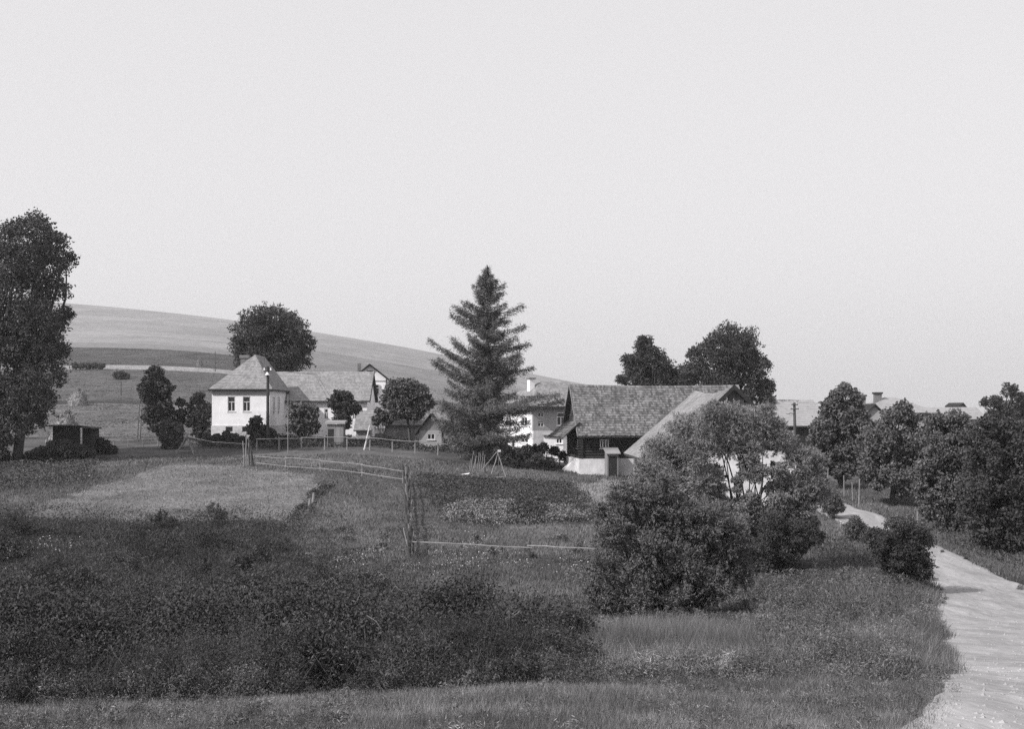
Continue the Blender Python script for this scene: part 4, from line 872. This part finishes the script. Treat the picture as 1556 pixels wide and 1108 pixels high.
# small posts at the ditch, roadside stakes
for (px, py, lb) in ((475,768,'upper'),(469,778,'lower')):
    gp = G(px, py); one_stick('short_post', lb+' one of two short pale posts beside the mown strip', 'post', gp-Vector((0,0,.1)), gp+Vector((.08,0,.75)), .1, 'pole', 'short posts beside the mown strip')
gp = G(1458, 880)
for i, (px, d_, h_, lb) in enumerate(((1258,98,1.8,'pale stake leftmost of the row, by the round roadside tree'),(1283,96,1.5,'thin stake second from the left along the far road'),(1296,93,1.3,'short stake between two thin ones along the far road'),(1305,90,1.8,'tall thin stake at the middle of the far road edge'),(1378,78,1.1,'stout short stake above the round roadside bush'),(1394,75,1.6,'tall pale stake nearest the dense tree'),(1400,74.5,1.1,'low stake just right of the tall pale stake'))):
    l = np.interp(d_, RD[:,0], RD[:,2]); p = gy(px, d_)
    one_stick('roadside_stake', lb, 'stake', p-Vector((0,0,.2)), p+Vector((random.uniform(-.06,.06),0,h_)), .05, 'pole', 'stakes along the road')

# ------------------------------------------------------------------ ground cover
def rand_ground(n, px0, px1, d0_, d1_, p=1.0):
    """points spread over a wedge, denser towards the camera"""
    u = RNG.uniform(px0, px1, n); t = RNG.random(n); e = 1 - p
    Y = np.exp(np.log(d0_) + t * np.log(d1_/d0_)) if p == 1 else (d0_**e + t*(d1_**e - d0_**e))**(1/e)
    return (u - CX) / F * Y, Y, u
def blades(name, X, Y, h, w, m, tn, lean=0.35, kind='stuff', z0=0.0):
    n = len(X); Z = ground(X, Y) + z0; B = np.stack([X, Y, Z - 0.02], 1); az = RNG.uniform(0, 2*np.pi, n)
    wd = np.stack([np.cos(az), np.sin(az)*0.4, 0*az], 1) * (w*0.5)[:, None]
    top = B + np.stack([RNG.normal(size=n)*h*lean + 0.1*h, RNG.normal(size=n)*h*lean, h], 1)
    V = np.stack([B - wd, B + wd, top], 1).reshape(-1, 3)
    return tag(array_mesh(name, V, 3, M[m], None, tn), name.replace('_', ' ') + ' covering the ground', 'grass', kind=kind)
def scatter_grass():
    X, Y, u = rand_ground(1250000, -60, 1620, 8.3, 112, 1.15)
    ok = ~road_in(X, Y, -0.35*RNG.random(len(X))**2) & ~inpoly(X, Y, BED); X, Y, u = X[ok], Y[ok], u[ok]
    tall = np.zeros(len(X)); nn = vnoise(X/2.2, Y/3.5, 50) + 0.5*vnoise(X/0.8, Y/1.2, 51); edge = np.interp(Y, RD[:,0], RD[:,1]) - X
    zone = np.clip((u-820)/120, 0, 1) * np.clip((Y-13.5)/3, 0, 1) * np.clip((75-Y)/20, 0, 1) * (edge > 0) * np.clip(edge/1.5+0.4, 0, 1)
    tall = zone * (0.75 + 0.5*nn) * np.where((Y < 37) & (Y > 24) & (u < 1150), 0.5, 1.0)
    hay = inpoly(X, Y, HAY)
    h = np.where(Y < 14.5, 0.07, 0.16) * (1+0.8*nn) + 0.38*np.clip(tall, 0, 1.3); h = np.where(hay, 0.1, h); h *= RNG.uniform(0.5, 1.35, len(X)); h = np.clip(h, 0.03, 1.0)
    w = np.maximum(0.0045, Y*0.00062) * RNG.uniform(0.6, 1.3, len(X))
    tn = tone(X, Y) * RNG.uniform(0.55, 1.5, len(X)) * (1+0.5*vnoise(X*2.2, Y*1.4, 52)) * (1 + 0.5*nn*np.clip(zone+0.2, 0, 1)) * np.where(zone > 0.3, 1.15, 1.1); tn = np.maximum(tn, 0.045)
    blades('meadow_grass', X, Y, h, w, 'grass', tn)
scatter_grass()
def field_tufts():
    X, Y, u = rand_ground(260000, -80, 1500, 128, 460, 1.0); n = len(X); h = 0.25 + 0.5 * np.clip(vnoise(X/5, Y/8, 95) + 0.5*vnoise(X/1.5, Y/3, 96) + 0.1, 0, 1)
    h = h * 0.22
    blades('field_grass', X, Y, h, Y*0.0016*RNG.uniform(0.5, 1.4, n), 'grass', tone(X, Y)*RNG.uniform(0.8, 1.3, n)*(1+0.4*vnoise(X/6, Y/6, 98)), 0.5)
field_tufts()
def hump(X, Y):
    h = 0.6 + 1.5*vnoise(X/2.8, Y/4.0, 60) + 0.6*vnoise(X/0.9, Y/1.4, 61)
    for (px, d, r_, a) in ((690, 16.5, 1.3, 0.9), (560, 19, 1.6, 0.8), (330, 17, 1.5, 0.9), (120, 16, 1.3, 0.9), (430, 26, 2.2, 0.9), (180, 30, 2.5, 0.9), (640, 30, 2.0, 0.6), (820, 21, 1.3, 0.5), (470, 15.2, 0.8, -1.0), (240, 21, 1.2, -0.9), (60, 24, 1.4, -0.8)):
        h = h + a * np.exp(-((X - (px-CX)/F*d)**2 + ((Y-d)*0.7)**2) / r_**2)
    return np.clip(h*0.42, 0.04, 0.9)
def weeds():
    X, Y, u = rand_ground(1700000, -60, 1000, 12.5, 82, 1.1)
    j = 2.2*vnoise(X/2, Y/2, 62)+RNG.normal(size=len(X))*0.02*Y; ok = inpoly(X+j, Y+2.5*j, WEED); X, Y = X[ok], Y[ok]
    n = len(X); hh = hump(X, Y) * np.where(Y < 45, 0.75, 0.55) * np.clip((Y-11.5)/3, 0.2, 1); z = ground(X, Y) + hh * RNG.random(n)**0.6
    C = np.stack([X, Y, z], 1) + RNG.normal(size=(n,3))*0.03; s = np.maximum(0.0095, Y*0.0006)[:, None] * RNG.uniform(0.5, 1.6, (n, 1))
    tn = 0.044 * RNG.uniform(0.5, 1.6, n) * (1+0.5*vnoise(X/1.3, Y/1.3, 63)) * (1+0.8*vnoise(X/4, Y/6, 64)) * np.where(Y > 45, 1.15, 1)
    tag(array_mesh('weed_thicket', leaf_verts(C, s*2.3, s*0.7), 4, M['weeds'], None, tn), 'dark tangled weeds filling the left foreground slope', 'weeds', kind='stuff')
    # pale stalks standing out of the weeds
    k = RNG.choice(n, 30000); blades('dry_stalks', X[k], Y[k], 0.15+0.35*RNG.random(30000), np.maximum(0.004, Y[k]*0.00045), 'grass', RNG.uniform(0.03, 0.10, 30000), 0.6, z0=hh[k]*0.6)
weeds()
def clump_mass(name, label, cat, cent, m, tn0, per, aspect=0.28, up=0.5, lsc=1.0, wiry=0.5):
    """shaggy plants: each clump (x, y, radius, height) is a fan of arching sprays set with small leaves"""
    C = []; A = []; T = []; L = []
    for (x, y, rad, h) in cent:
        z = gz(x, y); n = int(per * (rad / y * F / 60) ** 1.5 * (h / rad) ** 0.5) + 150; ks = max(10, n // 60)
        az = RNG.uniform(0, 2*np.pi, ks); el = RNG.random(ks) ** up; hr = rad * (1 - el) ** 0.6; ht = h * (0.35 + 0.65 * el) * RNG.uniform(0.6, 1.2, ks)
        root = np.stack([x + rad*0.3*RNG.normal(size=ks), y + rad*0.3*RNG.normal(size=ks), np.full(ks, z)], 1)
        tip = np.stack([x + np.cos(az)*hr*1.1, y + np.sin(az)*hr*1.1, z + ht], 1)
        wh = RNG.integers(0, ks, n); t = RNG.random((n, 1)) ** 0.55; p = root[wh] + (tip - root)[wh] * t; p[:, 2] += np.sin(np.pi * t[:, 0] * 0.8) * 0.25 * ht[wh]
        p += RNG.normal(size=(n, 3)) * (0.05 + 0.16 * rad * (1.1 - t)) * wiry
        ax = unit((tip - root)[wh]); ax[:, 2] -= 0.6 * t[:, 0]; C.append(p); A.append(ax); T.append(tn0 * RNG.uniform(0.55, 1.7) * RNG.uniform(0.6, 1.5, n)); L.append(np.full(n, max(0.028, y * 0.0016) * lsc * random.choice((0.7, 1, 1, 1.3, 1.5))))
    C = np.concatenate(C); A = np.concatenate(A); T = np.concatenate(T); L = np.concatenate(L)[:, None]
    ok = C[:, 2] > ground(C[:, 0], C[:, 1]); C, A, T, L = C[ok], A[ok], T[ok], L[ok]
    return tag(array_mesh(name, leaf_verts(C, L, L * aspect, A), 4, M[m], None, T), label, cat, kind='stuff')
def spots(n, px0, px1, d0_, d1_, test, rr, hh_, p=1.0):
    X, Y, u = rand_ground(n, px0, px1, d0_, d1_, p); out = []
    for x, y in zip(X, Y):
        if test(x, y): rad = random.uniform(*rr) * (0.7 + y / 60); out.append((x, y, rad, random.uniform(*hh_) * min(1.0, 0.55 + (y - 13) / 25) * (0.7 if x / y * F + CX > 560 else 1.0)))
    return out
inW = lambda x, y: bool(inpoly(np.array([x]), np.array([y + 0.0]), WEED)[0])
clump_mass('undergrowth', 'shaggy dark undergrowth of leafy clumps over the left foreground slope', 'undergrowth', spots(400, -60, 960, 13.2, 76, inW, (0.35, 1.0), (0.35, 1.15)), 'weeds', 0.046, 5200)
offroad = lambda x, y: x < redge(y)[0][0] - 0.25 and not inW(x, y) and not (y < 37 and x / y * F + CX < 1150)
clump_mass('bank_growth', 'shaggy paler clumps of tall weeds on the bank between willow and road', 'weeds', spots(260, 900, 1430, 14.5, 60, offroad, (0.25, 0.6), (0.45, 1.0)), 'weeds', 0.10, 1300, aspect=0.2, up=0.35)
clump_mass('verge_tussocks', 'uneven tussocks and small weeds in the short grass at the bottom edge', 'weeds', spots(620, -40, 1480, 8.4, 14.2, lambda x, y: x < redge(y)[0][0] + 0.25, (0.05, 0.15), (0.07, 0.26)), 'weeds', 0.10, 620, aspect=0.16, up=0.3, lsc=0.75)
clump_mass('edge_weeds', 'ragged weeds where the thicket meets the short grass', 'weeds', spots(150, -40, 900, 12.4, 14.6, lambda x, y: True, (0.12, 0.4), (0.25, 0.7)), 'weeds', 0.06, 1500, aspect=0.25, up=0.4)
clump_mass('road_tufts', 'small grass tufts creeping over the edges of the road', 'weeds', spots(220, 1300, 1560, 12, 70, lambda x, y: abs(x - redge(y)[0][0]) < 0.3 or abs(x - redge(y)[1][0]) < 0.6, (0.05, 0.2), (0.06, 0.25)), 'weeds', 0.09, 420, aspect=0.16, up=0.4)
def stones():
    X, Y, u = rand_ground(4000, 1250, 1640, 8.4, 90, 1.2); ok = road_in(X, Y, -0.2); X, Y = X[ok], Y[ok]; n = len(X); sz = (0.007 + 0.02 * RNG.random(n)**4)[:, None, None] * np.maximum(1, Y/22)[:, None, None]
    c = np.stack([X, Y, ground(X, Y) + 0.02], 1)[:, None, :]; o = np.array([(1,0,0),(0,1,0),(-1,0,0),(0,-1,0),(0,0,.7)]); tri = [(0,1,4),(1,2,4),(2,3,4),(3,0,4)]
    v = c + o[None] * sz * RNG.uniform(0.6, 1.4, (n, 5, 1)); V = np.concatenate([v[:, list(t)] for t in tri], 1).reshape(-1, 3)
    tag(array_mesh('road_stones', V, 3, M['road']), 'loose pebbles on the pale road', 'stones', kind='stuff')
stones()
clump_mass('pale_tussocks', 'low pale tussocks below the willow shrub', 'weeds', spots(480, 860, 1300, 13.6, 37, lambda x, y: not inW(x, y), (0.2, 0.5), (0.3, 0.6)), 'weeds', 0.13, 900, aspect=0.14, up=0.3)
clump_mass('meadow_clumps', 'loose tufts of rough weeds over the low meadow', 'weeds', spots(260, 300, 960, 30, 78, lambda x, y: not inW(x, y) and not inpoly(np.array([x]), np.array([y]), BED)[0] and not inpoly(np.array([x]), np.array([y]), HAY)[0], (0.2, 0.5), (0.2, 0.5)), 'weeds', 0.10, 700, aspect=0.25, up=0.4)
def patch(name, label, poly, n, h, s, tn, m='weeds', cat='crop'):
    pl = np.array(poly); X = RNG.uniform(pl[:,0].min(), pl[:,0].max(), n); Y = RNG.uniform(pl[:,1].min(), pl[:,1].max(), n); j = 1.5*vnoise(X*0.7, Y*0.7, 70) + RNG.normal(size=n)*0.35
    ok = inpoly(X+j, Y+j, poly); X, Y = X[ok], Y[ok]; hh = h*(0.75+0.9*vnoise(X/0.8, Y/1.2, 71)); z = ground(X, Y) + np.clip(hh, 0.05, 9)*RNG.random(len(X))**0.6
    C = np.stack([X, Y, z], 1); return tag(array_mesh(name, leaf_verts(C, s, s*0.45), 4, M[m], None, tn*RNG.uniform(0.6, 1.4, len(X))), label, cat, kind='stuff')
patch('vegetable_bed', 'dark potato patch in the meadow right of the brush fence', BED, 50000, 0.32, 0.13, 0.07)
patch('oat_strip', 'pale seeded crop strip along the near edge of the potato patch', g2([(675,775),(760,766),(825,774),(895,786),(900,797),(800,800),(680,799)]), 20000, 0.7, 0.13, 0.16)
patch('dark_crop', 'dark leafy plants at the right end of the pale crop strip', g2([(770,778),(828,776),(828,797),(772,797)]), 4000, 1.0, 0.2, 0.06)
patch('rough_verge', 'dark rough weeds between the low bush and the mown field', VERGE, 60000, 0.45, 0.16, 0.075, cat='weeds')
patch('bank_weeds', 'dark weeds on the bank right of the road', g2([(1440,830),(1700,900),(1700,850),(1560,838),(1440,800),(1400,790)]), 9000, 0.4, 0.14, 0.07, cat='weeds')
patch('garden_growth', 'dark growth along the garden fence below the white house', g2([(300,683),(700,690),(700,677),(300,670)]), 26000, 0.55, 0.2, 0.055, cat='weeds')
def bank():
    X, Y, u = rand_ground(450000, 840, 1440, 13.3, 70, 1.1); edge = np.interp(Y, RD[:,0], RD[:,1]) - X; mot = vnoise(X/1.4, Y/2.2, 81) + 0.6*vnoise(X/4, Y/6, 82)
    ok = (edge > 0.1) & (RNG.random(len(X)) < np.clip(0.5 + 1.3*mot, 0.08, 1) * np.clip((u-840)/120, 0, 1)) & ~inpoly(X, Y, WEED); X, Y, mot = X[ok], Y[ok], mot[ok]; n = len(X)
    hh = np.where((Y < 37) & (X/Y*F+CX < 1150), 0.45, 1.0) * np.clip(0.55 + 0.5*mot, 0.15, 1.0) * np.clip((Y-12.8)/1.5, 0.3, 1) * np.clip(edge[ok]/1.2, 0.3, 1); z = ground(X, Y) + hh * RNG.random(n)**0.6; s_ = np.maximum(0.013, Y*0.0008)[:, None] * RNG.uniform(0.5, 1.5, (n, 1))
    tag(array_mesh('tall_weeds', leaf_verts(np.stack([X, Y, z], 1), s_*2.6, s_*0.6, np.array([0, 0, 0.6])), 4, M['weeds'], None, 0.085*RNG.uniform(0.5, 1.7, n)*(1-0.5*mot)), 'mottled tall weeds on the bank left of the road', 'weeds', kind='stuff')
bank()
def flowers():
    P_ = []
    for (px, py, n, sx, sy) in ((690,870,160,45,10),(770,865,120,40,12),(720,840,60,25,5),(870,878,90,30,8),(60,845,60,35,10),(90,850,50,20,8),(230,1010,26,14,5),(530,870,50,30,15),(850,980,50,25,12)):
        c = G(px, py)
        for q in range(n):
            x = c.x + random.gauss(0, sx*c.y/F*0.6); y = c.y + random.gauss(0, c.y*0.03); P_.append((x, y, gz(x, y) + random.uniform(0.3, 0.75)))
    C = np.array(P_); s = (C[:, 1]*0.0008)[:, None]
    tag(array_mesh('wildflowers', leaf_verts(C, s, s), 4, M['petals']), 'tiny white wildflowers scattered through the weeds', 'flowers', kind='stuff')
patch('boundary_strip', 'dark rough strip running diagonally down the mown field by the short posts', g2([(488,738),(502,742),(452,806),(425,814)]), 5000, 0.45, 0.13, 0.05, cat='weeds')
flowers()
# arching bramble shrubs in the foreground
def shrub(label, px, py, d, w, h, n=30000, m='leaf_dark'):
    b = gy(px, d); t = empty('bramble_bush', b, 0, label, 'bush', 'bramble bushes on the near slope')
    mb = MB(); C = []
    for i in range(34):
        az = random.uniform(0, 2*math.pi); r = w*math.sqrt(random.random()); e = Vector((math.cos(az)*r, math.sin(az)*r*0.8, h*random.uniform(0.35, 1.0)*(1-0.45*(r/w)**2)))
        pts = [Vector((e.x*0.2*(1-0)+0, e.y*0.2, -0.1)), Vector((e.x*0.5, e.y*0.5, e.z*0.8)), Vector((e.x*0.8, e.y*0.8, e.z*1.08)), e, e + Vector((e.x*0.15, e.y*0.1, -0.12*h))]
        mb.tube(pts, [0.010, 0.008, 0.006, 0.004, 0.002], 5, cap=False); sg = np.array([tuple(p) for p in pts]); q = n//34
        s = RNG.random(q)**0.7*3.99; ii = s.astype(int); fr = (s-ii)[:, None]; p = sg[ii]*(1-fr) + sg[ii+1]*fr; C.append(p + RNG.normal(size=(q,3))*np.array([0.13,0.13,0.10])*w)
    C = np.concatenate(C); C = C[C[:,2] > -0.05]; array_mesh('foliage', leaf_verts(C, 0.042, 0.02), 4, M[m], t); mb.build('stems', M['twig'], t)
for a in ((('dark bramble bush with arching twigs, right of centre of the near thicket', 700, 0, 17, 1.15, 1.0)),
          (('bramble bush at the right end of the near thicket, beside the pale grass', 815, 0, 19, 1.0, 0.75)),
          (('tangled bramble bush over the black hollow in the middle of the near thicket', 500, 0, 16, 1.2, 1.15)),
          (('bramble bush in the near thicket left of the black hollow', 330, 0, 16, 1.3, 1.1)),
          (('bramble bush near the lower left corner', 150, 0, 15.5, 1.2, 1.1)),
          (('bramble bush cut by the left edge of the photo', 0, 0, 15, 1.1, 1.2)),
          (('tall bramble bush rising behind the near thicket, left half', 230, 0, 24, 1.9, 1.5)),
          (('tall bramble bush rising behind the near thicket, centre', 560, 0, 25, 1.9, 1.4))): shrub(*a)

# summer haze: one closed box of thin even air round the camera and the scene
hm = bpy.data.materials.new('haze'); hm.use_nodes = True; hn = hm.node_tree; hn.nodes.clear()
ho = hn.nodes.new('ShaderNodeOutputMaterial'); pv = hn.nodes.new('ShaderNodeVolumePrincipled')
pv.inputs['Color'].default_value = (0.97, 0.965, 0.97, 1); pv.inputs['Density'].default_value = 0.00019; pv.inputs['Anisotropy'].default_value = 0.2
hn.links.new(pv.outputs[0], ho.inputs['Volume'])
hz = MB(); hz.box(-2950, 2950, -70, 2620, -40, 150); tag(hz.build('haze', hm), 'thin summer haze over the valley', 'haze', kind='stuff')
